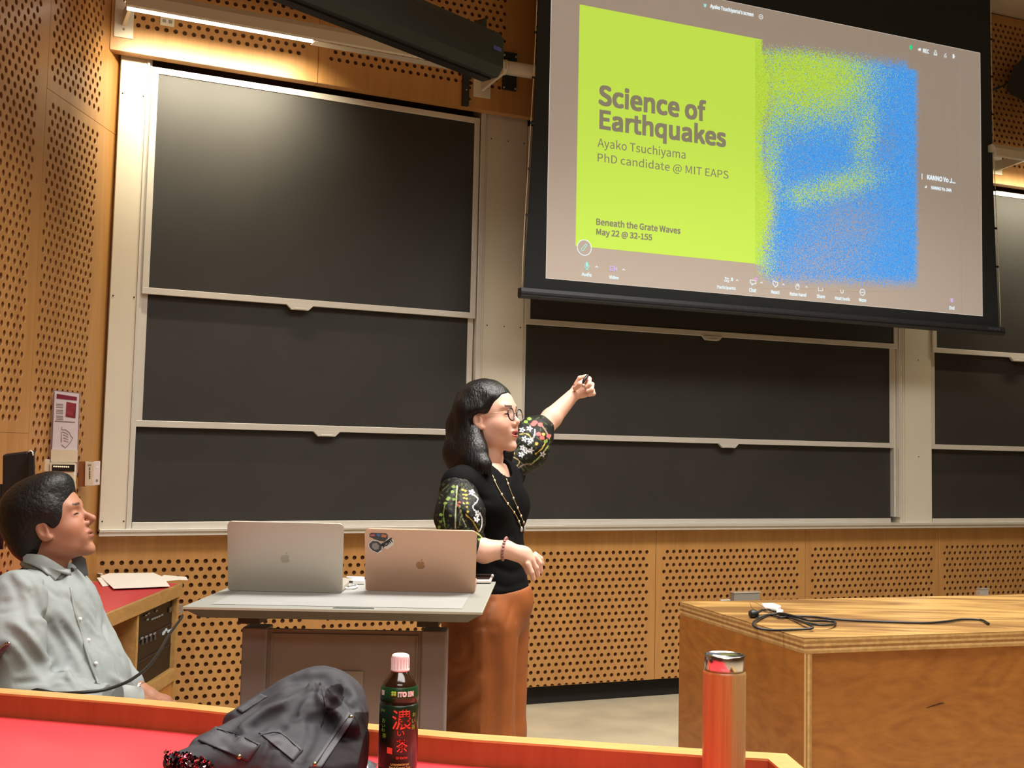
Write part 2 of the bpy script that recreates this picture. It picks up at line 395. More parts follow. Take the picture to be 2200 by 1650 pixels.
board(S2, .112, 2.559, 2.050, 3.066, .055, FW, 'top blackboard of the middle bank, mostly hidden by the projection screen', 'middle bank blackboards', handle=1.25)
board(S2, .102, 2.548, 1.440, 2.45, .028, FW, 'middle blackboard of the middle bank, behind the raised hand', 'middle bank blackboards', handle=1.382)
board(S2, .100, 2.577, .981, 1.62, .001, .03, 'lowest blackboard of the middle bank, right of the standing woman', 'middle bank blackboards', left=False, right=False)
board(S2, 2.897, 4.7, 2.044, 3.066, .055, FW, 'top blackboard at the right edge, beyond the screen corner', 'right bank blackboards', handle=3.57, left=True)
board(S2, 2.903, 4.7, 1.440, 2.45, .028, FW, 'middle blackboard of the right bank at the right edge', 'right bank blackboards', handle=3.72)
board(S2, 2.905, 4.7, .978, 1.62, .001, .03, 'lowest blackboard of the right bank above the chalk tray', 'right bank blackboards', left=False)

# ================================================================ strip lights
tubem = emis('lit_tube', 'fff2dc', 9.0)
def strip_light(pl, a, b, z, out, label, lit, end_left=True):
    t = thing('strip_light', pl.w((a+b)/2, z, out), label, 'strip light')
    # asymmetrical housing: sloped reflector
    prof = [(out-.07, z+.075), (out+.02, z+.085), (out+.045, z+.055), (out+.05, z+.005), (out+.035, z), (out+.03, z+.03), (out-.06, z+.05)]
    vs = []; n = len(prof)
    for s in (a, b): vs += [pl.w(s, zz, oo) for oo, zz in prof]
    g = G().add(vs, [tuple(range(n)), tuple(range(2*n-1, n-1, -1))]+[(i, n+i, n+(i+1) % n, (i+1) % n) for i in range(n)])
    part('housing', g, M['beige'], t, bevel=.002)
    if lit:
        part('tube', G().tube([pl.w(lit[0], z+.012, out-.005), pl.w(lit[1], z+.012, out-.005)], .012, 10), tubem, t)
    part('diffuser', G().box((a+.01, out-.03, z-.002), (b-.01, out+.03, z+.0005), pl.T()) if not lit else G().box((lit[1], out-.03, z-.002), (b-.01, out+.03, z+.0005), pl.T()), M['alubright'], t)
    return t
def bracket(pl, s, z0, z1, w, par, outw, out2, zarm):
    g = G().box((s-w/2, outw, z0), (s+w/2, outw+.006, z1), pl.T())
    part('wall_plate', g, M['beige'], par, bevel=.002)
    part('support_arm', G().hexa([pl.w(s-.008, zarm, outw), pl.w(s+.008, zarm, outw), pl.w(s+.008, zarm+.02, out2-.02), pl.w(s-.008, zarm+.02, out2-.02)], [pl.w(s-.008, zarm+.07, outw), pl.w(s+.008, zarm+.07, outw), pl.w(s+.008, zarm+.04, out2-.02), pl.w(s-.008, zarm+.04, out2-.02)]), M['beige'], par)
    part('bolt', G().ball(pl.w(s, z0+.04, outw+.007), .006, 8, 6), M['greyplast'], par)
LO = .42
z = S1.at(663, 90, LO)[1]
a = S1.at(268, 20, LO)[0]; b = S1.at(1034, 150, LO)[0]; mid = S1.at(672, 92, LO)[0]
sl = strip_light(S1, a, b, z, LO, 'long cream strip light over the left blackboards, half of it lit', (a+.01, mid))
bracket(S1, -2.035, 3.185, 3.42, .085, sl, FO, LO, 3.24); bracket(S1, -.235, 3.186, 3.31, .1, sl, FO, LO, 3.22)
LQ2 = .30
z = S2.at(1148, 155, LQ2)[1]-.03
a = S2.at(1052, 150, LQ2)[0]
t = thing('strip_light', S2.w(a+1, z, LQ2), 'cream strip light running right from the corner behind the projection screen', 'strip light')
part('housing', G().tube([S2.w(a, z+.03, LQ2), S2.w(2.66, z+.03, LQ2)], .036, 12), M['beige'], t)
for k in (.0, .018): part('end_ring', G().tube([S2.w(a+.06+k, z+.03, LQ2), S2.w(a+.07+k, z+.03, LQ2)], .040, 12), M['alu'], t)
part('support_arm', G().box((2.5, FO, z+.02), (2.52, LQ2, z+.04), S2.T()), M['beige'], t)
# third strip light at the right edge
z = S2.at(2190, 349, LO)[1]
sl = strip_light(S2, 2.98, 5.0, z, LO, 'cream strip light at the right edge above the right blackboards', (3.30, 4.9))
bracket(S2, 3.33, 3.18, 3.31, .1, sl, FO, LO, 3.2)
for pl, a, b, e in ((S1, -2.0, -1.18, 13), (S2, 3.25, 4.7, 18)):   # light given off by the lit tubes
    c = pl.w((a+b)/2, S1.at(663, 90, LO)[1]-.004 if pl is S1 else z-.004, LO-.02)
    d = pl.n; rot = Matrix(((pl.d[0], d[0], 0), (pl.d[1], d[1], 0), (0, 0, 1))).to_4x4()
    o = area('strip_lamp', (0, 0, 0), b-a, .05, e, (1.0, .9, .66), spread=112); 
    tilt = Matrix.Rotation(R(-38), 4, 'X')
    X = Vector((pl.d[0], pl.d[1], 0)); Yv = Vector((pl.n[0], pl.n[1], 0)); Zv = Vector((0, 0, 1))
    down = (-Yv*math.sin(R(42))-Zv*math.cos(R(42))).normalized(); zz = -down; yy = zz.cross(X)
    o.matrix_world = Matrix.Translation(c) @ Matrix(((X.x, yy.x, zz.x), (X.y, yy.y, zz.y), (X.z, yy.z, zz.z))).to_4x4()
# outlet on the fascia
s_, z_ = S1.at(359, 47, FO)
t = thing('power_outlet', S1.w(s_, z_, FO), 'small cream power outlet on the wall just under the lit strip light', 'outlet')
part('cover_plate', G().box((s_-.032, FO, z_-.022), (s_+.032, FO+.008, z_+.024), S1.T()), M['cream'], t, bevel=.002)
for k in (-.014, .014): part('socket', G().box((s_+k-.008, FO+.008, z_-.008), (s_+k+.008, FO+.0095, z_+.008), S1.T()), M['greyplast'], t)

# ================================================================ screen housing overhead
HPn = Plane(PY(1075, 100, 5.3), (2100, 2500))
sa = HPn.at(1072, 100)[0]; zt = HPn.at(1075, 80)[1]; zb = HPn.at(1040, 150)[1]
t = thing('screen_case', HPn.w(sa-1.5, zb, 0), 'long black retracted screen case slanting across the top left corner', 'screen case')
pf = [(0, zt), (.02, zt+.012), (.13, zt+.012), (.15, zt-.02), (.15, zb+.03), (.12, zb-.01), (.03, zb-.01), (0, zb+.03)]
vs = []; n = len(pf)
for s in (sa-3.4, sa): vs += [HPn.w(s, zz, oo-.12) for oo, zz in pf]
part('case', G().add(vs, [tuple(range(n)), tuple(range(2*n-1, n-1, -1))]+[(i, n+i, n+(i+1) % n, (i+1) % n) for i in range(n)]), M['blackm'], t, bevel=.003)
part('slot_rail', G().box((sa-3.4, -.08, zb-.02), (sa-.02, -.03, zb-.008), HPn.T()), M['black'], t)
part('maker_badge', G().box((sa-.075, .031, zt-.085), (sa-.02, .033, zt-.067), HPn.T()), mat('badge_blue', '4a5aa8', .5), t)
g = G().hexa([HPn.w(sa-.16, zt, .0), HPn.w(sa-.09, zt, .0), HPn.w(sa-.09, zt, -.05), HPn.w(sa-.16, zt, -.05)], [HPn.w(sa-.10, zt+.06, .0), HPn.w(sa-.09, zt+.06, .0), HPn.w(sa-.09, zt+.06, -.05), HPn.w(sa-.10, zt+.06, -.05)])
part('hanger_bracket', g, M['black'], t)
part('hanger_bolt', G().tube([HPn.w(sa-.085, zt-.01, -.02), HPn.w(sa-.085, zt+.05, -.02)], .006, 8), mat('chrome', 'cfcfcf', .15, 1.), t)
# black mounting plates on the fascia by the case
p0 = S2.at(1077, 193, FO); p1 = S2.at(1108, 116, FO)
g = G().box((p0[0], FO, p0[1]), (p1[0]+.004, FO+.012, p1[1]), S2.T())
t = thing('mounting_plate', S2.w(p0[0]+.05, p0[1], FO), 'black bolted mounting plate on the corner beside the screen case', 'bracket')
part('plate', g, M['blackm'], t, bevel=.002)
for ax in (.01, .075):
    for az in (.012, p1[1]-p0[1]-.02): part('bolt', G().ball(S2.w(p0[0]+ax, p0[1]+az, FO+.013), .006, 8, 6), mat('bolt_steel', 'c0bfb8', .3, .9), t)
p0 = S1.at(991, 228, FO); p1 = S1.at(1007, 152, FO)
t = thing('hook_arm', S1.w(p0[0], p0[1], FO), 'narrow black steel arm hanging on the plywood left of the white bracket', 'bracket')
part('bar', G().box((p0[0], FO, p0[1]), (p0[0]+.035, FO+.02, p1[1]+.03), S1.T()), M['blackm'], t, bevel=.002)
for k in (.03, .09, .14): part('tooth', G().prism([(p0[0]+.035, p0[1]+k), (p0[0]+.05, p0[1]+k+.01), (p0[0]+.035, p0[1]+k+.022)], FO, FO+.016, S1.T()), M['blackm'], t)
part('screw', G().ball(S1.w(p0[0]+.018, p0[1]+.085, FO+.021), .005, 8, 6), mat('bolt_steel', 'c0bfb8', .3, .9), t)
# loudspeaker at the right edge
t = thing('loudspeaker', S2.w(3.58, 3.7, .3), 'black loudspeaker high on the right wall, cut by the frame edge', 'loudspeaker')
def sp(px, py, o=.35): return S2.w(*S2.at(px, py, o), o)
f = [(2196, 128), (2180, 142), (2166, 178), (2163, 195), (2196, 215), (2235, 222), (2240, 120)]
g = G(); n = len(f); g.add([sp(*q) for q in f]+[sp(*q, .18) for q in f], [tuple(range(n)), tuple(range(2*n-1, n-1, -1))]+[(i, (i+1) % n, n+(i+1) % n, n+i) for i in range(n)]); part('cabinet', g, M['black'], t, bevel=.004)
part('wall_mount', G().box((3.6, .1, 3.72), (3.66, .2, 3.78), S2.T()), M['black'], t)
part('cable', G().tube([S2.w(*S2.at(x, y, .3), .3) for x, y in ((2200, 160), (2185, 166), (2172, 170), (2160, 180), (2150, 187))]+[S2.w(*S2.at(2130, 194, .2), .2)], .004, 6), M['black'], t)
part('connector', G().tube([S2.w(*S2.at(2148, 187, .28), .28), S2.w(*S2.at(2132, 193, .22), .22)], .008, 8), mat('blue_grey_connector', '4a4c5c', .5), t)
# small plates on the lower wall
for (x0, y0, x1, y1, lab, nm, cat, m_) in ((1569, 1271, 1624, 1292, 'grey metal floor box lid against the wall behind the plywood desk', 'wall_box', 'wall box', M['greyplast']), (2097, 1264, 2114, 1281, 'small steel outlet cover near the right edge behind the plywood desk', 'outlet_cover', 'outlet', M['alu'])):
    a = S2.at(x0, y1, .0); b = S2.at(x1, y0, .0); hh = max(.05, b[1]-a[1])
    t = thing(nm, S2.w(a[0], b[1]-hh, 0), lab, cat); part('box', G().box((a[0], 0, b[1]-hh-.03), (b[0], .04, b[1]), S2.T()), m_, t, bevel=.002)
    part('lid', G().box((a[0]-.003, .0, b[1]), (b[0]+.003, .045, b[1]+.005), S2.T()), M['alubright'], t)
a = S2.at(1546, 1290, .0); b = S2.at(1566, 1287, .0)
part('chalk_stick', G().box((a[0], 0, a[1]), (b[0], .015, b[1]), S2.T()), M['white'])
tag(bpy.data.objects['chalk_stick'], 'short white piece stuck on the perforated wall left of the grey box', 'plate')
bpy.data.objects['chalk_stick'].name = 'white_clip'
g = G().ball((0, 0, 0), (.02, .014, .012), 8, 6, T=lambda x, y, z: np.array([PZ(1174, 1490, .012)[0]+x*(1+.2*math.sin(9*z*50)), PZ(1174, 1490, .012)[1]+y, .012+z]))
tag(part('paper_scrap', g, M['white']), 'crumpled white paper scrap on the floor at the wall foot', 'paper scrap')
# ================================================================ projection screen
import os
try: FONT = bpy.data.fonts.load(os.path.join(bpy.utils.resource_path('LOCAL'), 'datafiles', 'fonts', 'Noto Sans CJK Regular.woff2'))
except Exception: FONT = None
def txtmesh(s, bold=0., jp=False):
    cu = bpy.data.curves.new('t', 'FONT'); cu.body = s; cu.size = 1; cu.resolution_u = 3
    if FONT and not jp: cu.font = FONT
    o = bpy.data.objects.new('t', cu); COL.objects.link(o); dg = bpy.context.evaluated_depsgraph_get(); dg.update()
    me = bpy.data.meshes.new_from_object(o.evaluated_get(dg)); v = np.array([q.co[:] for q in me.vertices]).reshape(-1, 3); f = [tuple(p.vertices) for p in me.polygons]
    bpy.data.objects.remove(o); bpy.data.curves.remove(cu); bpy.data.meshes.remove(me)
    if bold:
        V = []; F = []
        for k, (dx, dy) in enumerate(((-1, -1), (1, -1), (1, 1), (-1, 1), (1, 0), (-1, 0), (0, 1), (0, -1))):
            V.append(v+np.array([dx*bold, dy*bold, 0])); F += [tuple(i+k*len(v) for i in q) for q in f]
        v = np.concatenate(V); f = F
    return v, f
_v, _ = txtmesh('H'); CAP = _v[:, 1].max()
def text_on(fn, s, x0, x1, zb, zc, bold=0., g=None):
    """fn(a, c)->world; x0..x1 width, zb baseline, zc cap line"""
    v, f = txtmesh(s, bold, any(ord(ch) > 255 for ch in s)); g = g or G(); w = v[:, 0].max()-v[:, 0].min()
    X = x0+(v[:, 0]-v[:, 0].min())*(x1-x0)/w; Z = zb+v[:, 1]*(zc-zb)/CAP
    if any(ord(ch) > 255 for ch in s): Z = zb+(v[:, 1]-v[:, 1].min())*(zc-zb)/(v[:, 1].max()-v[:, 1].min())
    return g.add([fn(a, c) for a, c in zip(X, Z)], f)
scr = thing('projection_screen', SC.w(1.55, 2.15, 0), 'large pulled down projection screen with black border showing a yellow green title slide', 'projection screen')
blk = mat('black_screen_cloth', '202526', .85, var=.05)
zt = 4.24
# cloth: edges curve in between the tension tabs and flare at the foot
ZF = SC.at(1128, 622)[1]
_eL = [SC.at(x, y)[::-1] for x, y in ((1124.5, 622), (1132, 520), (1139.5, 400), (1148, 200), (1157, 0))]
_eR = [SC.at(x, y)[::-1] for x, y in ((2147, 706), (2141, 620), (2136, 440), (2130, 230), (2127, 0))]
def _cv(P, z):
    zs = [p[0] for p in P]; ss = [p[1] for p in P]
    c = np.polyfit(zs, ss, 2); return float(np.polyval(c, min(z, zs[-1]))) if z < zs[-1] else float(np.polyval(c, zs[-1])+(z-zs[-1])*.0)
def edge_l(z): return _cv(_eL, z)
def edge_r(z): return _cv(_eR, z)
g = G(); g.grid(8, 24, lambda u, v: SC.w(edge_l(ZF+(zt-ZF)*v)*(1-u)+edge_r(ZF+(zt-ZF)*v)*u, ZF+(zt-ZF)*v, 0)); 
g.grid(8, 24, lambda u, v: SC.w(edge_r(ZF+(zt-ZF)*v)*(1-u)+edge_l(ZF+(zt-ZF)*v)*u, ZF+(zt-ZF)*v, -.004))
part('border_cloth', g, blk, scr)
g = G()
pf = [(-.02, ZF+.006), (.02, ZF+.006), (.024, ZF-.012), (.024, ZF-.034), (.012, ZF-.044), (-.012, ZF-.044), (-.022, ZF-.032)]
sA, sB = SC.at(1116, 630)[0], SC.at(2153, 714)[0]
n = len(pf); vs = []
for s in (sA, sB): vs += [SC.w(s, zz, oo) for oo, zz in pf]
part('bottom_bar', g.add(vs, [tuple(range(n)), tuple(range(2*n-1, n-1, -1))]+[(i, n+i, n+(i+1) % n, (i+1) % n)[::-1] for i in range(n)]), mat('dark_bar', '34363a', .45, .3), scr)
g = G().box((sA+.002, .024, ZF-.026), (sB-.002, .027, ZF-.022), SC.T()); part('bar_groove', g, M['black'], scr)
g = G(); text_on(lambda a, c: SC.w(a, c, .0285), 'DA-LITE', sB-.14, sB-.045, ZF-.016, ZF-.004, g=g); part('bar_badge', g, mat('badge_slate', '5a7486', .5), scr)
for sgn, ed, x in ((-1, edge_l, sA+.012), (1, edge_r, sB-.012)):
    pts = []
    for k in range(15):
        z = ZF+.003+(zt-ZF-.003)*k/14; t = (zt-z)/(zt-ZF); e = ed(z)+sgn*.006
        pts.append(SC.w(e+(x-e)*t**3 if k < 14 else e, z, 0))
    part('tension_cord', G().tube(pts, .0022, 6), M['cream'], scr)
    for k in range(1, 8):
        z = ZF+.14+k*.235; e = ed(z)
        part('cord_tab', G().box((e-.004+min(0, sgn)*.014, -.003, z-.006), (e+.004+max(0, sgn)*.014, .003, z+.006), SC.T()), M['black'], scr)
L0, B0 = SC.at(1173.3, 597); L1, B1 = SC.at(2105, 114.5)
def rect(a0, c0, a1, c1, out, m, name, par): return part(name, G().poly([SC.w(a0, c0, out), SC.w(a1, c0, out), SC.w(a1, c1, out), SC.w(a0, c1, out)]), m, par)
greyE = emis('projected_grey', 'a2978c', .57); greyE.node_tree.nodes['Principled BSDF'].inputs['Base Color'].default_value = (.42, .36, .31, 1)
edgeE = emis('projected_edge', 'd8ccc0', .8)
img = rect(L0-.003, B0-.003, L1+.003, B1+.003, .001, edgeE, 'lit_area', scr)
rect(L0, B0, L1, B1, .0016, greyE, 'call_window', img)
sx = SC.at(2063, 400)[0]
rect(sx, B0+.002, sx+.003, B1-.05, .0022, emis('projected_line', 'b0a498', .62), 'window_edge', img)
tbE = emis('projected_bar', 'a2978c', .56); tbE.node_tree.nodes['Principled BSDF'].inputs['Base Color'].default_value = (.42, .36, .31, 1)
rect(SC.at(1500, 20)[0], SC.at(2062, 150)[1], sx, B1-.002, .0019, tbE, 'title_bar', img)
SL0, SB0 = SC.at(1236, 528); SB1 = SC.at(1245.8, 10)[1]; SL1 = SL0+(SB1-SB0)*16/9
green = emis('projected_green', 'c6ea52', .80); green.node_tree.nodes['Principled BSDF'].inputs['Base Color'].default_value = (.25, .35, .05, 1)
slide = rect(SL0, SB0, SL1, SB1, .0026, green, 'title_slide', scr)
# ---- stippled yellow-green and blue blur laid over the slide's right, not slide art
gx0, gx1, gy0, gy1 = 1622, 1982, 86, 626
NX, NY = 60, 90
def blob(x, y, cx, cy, rx, ry, a=0.):
    c, s = math.cos(a), math.sin(a); u = ((x-cx)*c+(y-cy)*s)/rx; v = (-(x-cx)*s+(y-cy)*c)/ry; return np.exp(-(u*u+v*v))
jj, ii = np.meshgrid(np.arange(NY+1), np.arange(NX+1), indexing='ij'); X = gx0+(gx1-gx0)*ii/NX; Y = gy0+(gy1-gy0)*jj/NY
def sst(a, b, x): t = np.clip((x-a)/(b-a), 0, 1); return t*t*(3-2*t)
topy = 92+.14*np.clip(X-1720, 0, 200)
m_in = sst(topy-2, topy+34, Y)*(1-sst(585, 622, Y-.10*(X-1800)*.3))*(1-sst(1962, 1977, X))*(1-sst(1946, 1954, X)*(1-sst(146, 152, Y)))
gsrc = 1.5*blob(X, Y, 1700, 175, 110, 75)+1.0*blob(X, Y, 1790, 170, 70, 60)+.75*blob(X, Y, 1860, 290, 22, 55, .2)+.85*blob(X, Y, 1810, 395, 70, 22, -.25)+.45*blob(X, Y, 1715, 420, 40, 22)+.55*blob(X, Y, 1655, 330, 22, 90)+.8*blob(X, Y, 1640, 480, 22, 120)
bsrc = .55+1.1*blob(X, Y, 1930, 210, 50, 90)+.9*blob(X, Y, 1765, 315, 48, 45)+1.2*blob(X, Y, 1940, 420, 40, 110)+.9*blob(X, Y, 1682, 455, 22, 70)+.9*blob(X, Y, 1925, 560, 50, 50)-.5*blob(X, Y, 1700, 150, 110, 90)-.2*blob(X, Y, 1800, 170, 50, 40)
greyf = .10+.35*blob(X, Y, 1830, 480, 70, 50)+.25*blob(X, Y, 1905, 300, 25, 40)+.3*blob(X, Y, 1760, 560, 90, 40)
bsrc = np.clip(bsrc, .02, 9); gsrc = np.clip(gsrc, 0, 9); tot = bsrc+gsrc+greyf*.8; Bf = bsrc/tot; Gf = gsrc/tot
lf = 1-sst(1630, 1668, X+12*np.sin(Y/40)); inslide_left = (Y < 568)
Gf = np.where(inslide_left, np.maximum(Gf, lf*1.0), Gf*(1-.6*lf)); Bf = Bf*(1-lf)
Gf = np.minimum(Gf, 1-Bf)
under_green = (Y > 10+.184*(X-1245)+4) & (Y < 568+.095*(X-1645)) & (X < 1640)
Bf = Bf*m_in; Gf = np.where(under_green, 1, Gf*m_in)
cols = np.stack([Bf.ravel(), Gf.ravel(), np.zeros(Bf.size)], 1).astype(np.float32)
a00 = SC.at(gx0, gy0); g = G(); fs = []
vs = [SC.w(*SC.at(float(x), float(y), .0032), .0032) for x, y in zip(X.ravel(), Y.ravel())]
for j in range(NY):
    for i in range(NX):
        a = j*(NX+1)+i
        if max(cols[a][:2].max(), cols[a+NX+2][:2].max(), cols[a+1][:2].max(), cols[a+NX+1][:2].max()) < .004: continue
        fs.append((a, a+NX+1, a+NX+2, a+1))
g.add(vs, fs)
mg, nt, b = _nt('projected_grain'); N = nt.nodes; Lk = nt.links
at = N.new('ShaderNodeAttribute'); at.attribute_name = 'Col'; sp3 = N.new('ShaderNodeSeparateColor'); Lk.new(at.outputs['Color'], sp3.inputs[0])
tc = N.new('ShaderNodeTexCoord'); vm = N.new('ShaderNodeVectorMath'); vm.operation = 'SCALE'; vm.inputs[3].default_value = 330.; Lk.new(tc.outputs['Object'], vm.inputs[0])
vf = N.new('ShaderNodeVectorMath'); vf.operation = 'FLOOR'; Lk.new(vm.outputs[0], vf.inputs[0])
wn = N.new('ShaderNodeTexWhiteNoise'); wn.noise_dimensions = '3D'; Lk.new(vf.outputs[0], wn.inputs['Vector'])
def mth(op, a, b_): n = N.new('ShaderNodeMath'); n.operation = op; (Lk.new(a, n.inputs[0]) if not isinstance(a, float) else None); (Lk.new(b_, n.inputs[1]) if not isinstance(b_, float) else n.inputs.__getitem__(1).__setattr__('default_value', b_)); return n.outputs[0]
isb = mth('LESS_THAN', wn.outputs['Value'], sp3.outputs[0]); sm = mth('ADD', sp3.outputs[0], sp3.outputs[1]); isg = mth('LESS_THAN', wn.outputs['Value'], sm)
sepc = N.new('ShaderNodeSeparateColor'); Lk.new(wn.outputs['Color'], sepc.inputs[0])
def mixc(f, A, B_):
    n = N.new('ShaderNodeMix'); n.data_type = 'RGBA'; Lk.new(f, n.inputs[0])
    for k, c in ((6, A), (7, B_)):
        if isinstance(c, tuple): n.inputs[k].default_value = (*c, 1)
        else: Lk.new(c, n.inputs[k])
    return n.outputs[2]
def chain3(bl, gr, ge): return mixc(isb, mixc(isg, ge, gr), bl)
def sc_(c, k): return tuple(x*k for x in lin(c))
blue = mixc(sepc.outputs[1], sc_('1c8af0', .85), sc_('62b6fa', .85)); grn = mixc(sepc.outputs[2], sc_('a2d030', .78), sc_('cef058', .8)); gry = sc_('a2978c', .57)
cc = chain3(blue, grn, gry); Lk.new(cc, b.inputs['Emission Color']); b.inputs['Emission Strength'].default_value = 1.; b.inputs['Roughness'].default_value = .8
Lk.new(chain3((.03, .09, .16), (.25, .35, .05), (.42, .36, .31)), b.inputs['Base Color'])
part('grain_blur', g, mg, slide, col=cols)
# ---- lettering on the slide
txE = emis('projected_text', '9b9380', .46); txE.node_tree.nodes['Principled BSDF'].inputs['Base Color'].default_value = (.3, .28, .2, 1)
cyE = emis('projected_icon', 'dfeef4', .95)
def lbl(s, xl, ytop, yb, xr, m, par, bold=0., out=.0045, name='lettering', zoff=0.):
    s0, zc = SC.at(xl, ytop, out); _, zb_ = SC.at(xl, yb, out); s1 = SC.at(xr, yb+(xr-xl)*.12, out)[0]
    return part(name, text_on(lambda a, c: SC.w(a, c, out), s, s0, s1, zb_, zc, bold), m, par)
lbl('Science of', 1286, 184, 223.5, 1517, txE, slide, .014); lbl('Earthquakes', 1288, 237, 275, 1560, txE, slide, .014)
lbl('Ayako Tsuchiyama', 1284, 297, 315, 1473, txE, slide, .002); lbl('PhD candidate @ MIT EAPS', 1284, 329.5, 346.5, 1565, txE, slide, .002)
lbl('Beneath the Grate Waves', 1281, 469.5, 482.4, 1462, txE, slide, .012); lbl('May 22 @ 32-155', 1281, 491.4, 503.6, 1401, txE, slide, .012)
for a in (("Ayako Tsuchiyama's screen", 1526, 8.7, 16.5, 1619), ('REC', 1983, 104.5, 112.4, 1996), ('KANNO Yo J...', 1992, 375.5, 385, 2053), ('KANNO Yo JMA', 2001, 399.5, 406, 2044.5), ('Audio', 1250, 585.5, 592.5, 1271),
          ('Video', 1308.6, 591.7, 598.5, 1329), ('Participants', 1541, 613.3, 619.5, 1580.5), ('Chat', 1609.5, 619, 626.5, 1625), ('React', 1657, 623.6, 630.5, 1675), ('Raise hand', 1697, 627.7, 634.5, 1732),
          ('Share', 1755, 632.6, 639.5, 1772.6), ('Host tools', 1794, 636.7, 643.5, 1826), ('More', 1846, 640.5, 647.6, 1861), ('End', 2040, 657.7, 664.5, 2050.5), ('8', 1570.5, 596.5, 603.5, 1575)):
    lbl(*a, cyE, img, .01)
# ---- icons
PX = SC.at(1500, 300)[0]; PX = float(np.linalg.norm(SC.w(*SC.at(1500, 300))-SC.w(*SC.at(1500, 400)))/100)   # about one photograph pixel on the screen
def ico(px, py, strokes, m=cyE, w=1.1, par=None, out=.0045):
    s0, z0 = SC.at(px, py, out); g = G()
    for st in strokes:
        if st[0] == 'c':   # ring
            _, cx, cy, r = st; n = 20; vs = []
            for k in range(n):
                a = 2*math.pi*k/n
                for rr in (r-w/2, r+w/2): vs.append(SC.w(s0+(cx+math.cos(a)*rr)*PX, z0+(cy+math.sin(a)*rr)*PX, out))
            g.add(vs, [(2*k, 2*k+1, (2*k+3) % (2*n), (2*k+2) % (2*n)) for k in range(n)])
        elif st[0] == 'd':
            _, cx, cy, rx, ry = st; g.poly([SC.w(s0+(cx+math.cos(2*math.pi*k/16)*rx)*PX, z0+(cy+math.sin(2*math.pi*k/16)*ry)*PX, out) for k in range(16)])
        elif st[0] == 'p': g.poly([SC.w(s0+x*PX, z0+y*PX, out) for x, y in st[1]])
        else:
            P = st[1]
            for (x0, y0), (x1, y1) in zip(P[:-1], P[1:]):
                d = np.array([x1-x0, y1-y0]); d = d/(np.linalg.norm(d)+1e-9); nn = np.array([-d[1], d[0]])*w/2; e = d*w/2
                q = [(x0-e[0]+nn[0], y0-e[1]+nn[1]), (x0-e[0]-nn[0], y0-e[1]-nn[1]), (x1+e[0]-nn[0], y1+e[1]-nn[1]), (x1+e[0]+nn[0], y1+e[1]+nn[1])]
                g.poly([SC.w(s0+a*PX, z0+b_*PX, out) for a, b_ in q])
    return part('icon', g, m, par or img)
mint = emis('icon_mint', '9fe6dc', .9); gre = emis('icon_green', '18e08a', .9); pink = emis('icon_pink', 'd9a8d0', .8); lil = emis('icon_lilac', 'c8b8f0', .95)
ico(1255.5, 532, [('d', 0, 0, 15.5, 16)], greyE, out=.0038); ico(1255.5, 532, [('c', 0, 0, 15.8)], cyE, 1.6)
ico(1255.5, 532, [('l', [(-6, -7), (-7, -3), (3, 8), (6, 6), (-2, -6), (-6, -7)]), ('l', [(0, 4), (3, 2)])], mint, 1.2)
ico(1261, 570, [('d', 0, 1.5, 3, 5.5), ('l', [(-5, 0), (-4, -5), (0, -6.5), (4, -5), (5, 0)]), ('l', [(0, -6.5), (0, -9)]), ('l', [(-3, -9), (3, -9)])], mint, 1.3)
ico(1316, 577, [('l', [(-5, 4), (4, 4), (4, -4), (-5, -4), (-5, 4)]), ('p', [(5.5, 0), (9.5, 4), (9.5, -4.5)])], lil, 1.4); ico(1316, 577, [('l', [(-4, -5), (8, 7)])], pink, 1.2)
for x, y in ((1282, 573), (1340, 579), (1584, 602), (1636, 607), (1683, 611), (1733, 616)): ico(x, y, [('l', [(-2.5, -1.5), (0, 1.2), (2.5, -1.5)])], cyE, 1.3)
ico(1561, 601, [('d', -2, 4, 2, 2.2), ('d', 3.2, 2.5, 1.8, 1.9), ('l', [(-5, -4), (-4.5, -1), (-2, 0), (1, -1.5), (1.5, -4.5), (-5, -4)]), ('l', [(3, -1), (6, -2), (5, -5), (3, -5)])], cyE, 1.3)
ico(1618, 606, [('l', [(-7, 4), (6, 4), (7, -3), (0, -4), (-3, -7), (-4, -4), (-7, -2), (-7, 4)])], cyE, 1.6); ico(1624, 600, [('d', 0, 0, 4.5, 4.5)], pink)
ico(1666, 610, [('l', [(0, -7), (-6.5, 0), (-6, 5), (-3, 6.5), (0, 4), (3, 5), (6.5, 2), (6, -2), (0, -7)])], cyE, 1.6)
ico(1713, 616, [('l', [(-5, 2), (-4, -4), (0, -6.5), (4, -5), (5, 0), (5, 4)]), ('l', [(-2, 1), (-2, 6)]), ('l', [(1, 1), (1, 7)]), ('l', [(3, 2), (3, 6)])], cyE, 1.3)
ico(1763, 622, [('l', [(-6, 4), (-6, -3), (6, -3), (6, 3)])], cyE, 1.4); ico(1809, 626, [('l', [(-4, 3), (-3, -2), (0, -4.5), (3, -2), (4, 3)])], cyE, 1.4)
ico(1853, 628, [('c', 0, 0, 7), ('l', [(-4, 0), (4, 0)])], cyE, 1.6); ico(2045, 645, [('c', 0, 0, 5.5)], pink, 1.2); ico(2045, 645, [('l', [(-2, -3), (2, 3)]), ('l', [(-2, 3), (2, -3)])], lil, 2.)
ico(1957, 102, [('d', 0, 1, 4.3, 4.5), ('p', [(-3.5, -1), (0, -6.5), (3.5, -1)])], gre); ico(1976, 106, [('d', -1, -1, 4, 2.6), ('d', 1, .6, 2.8, 2.8)], cyE)
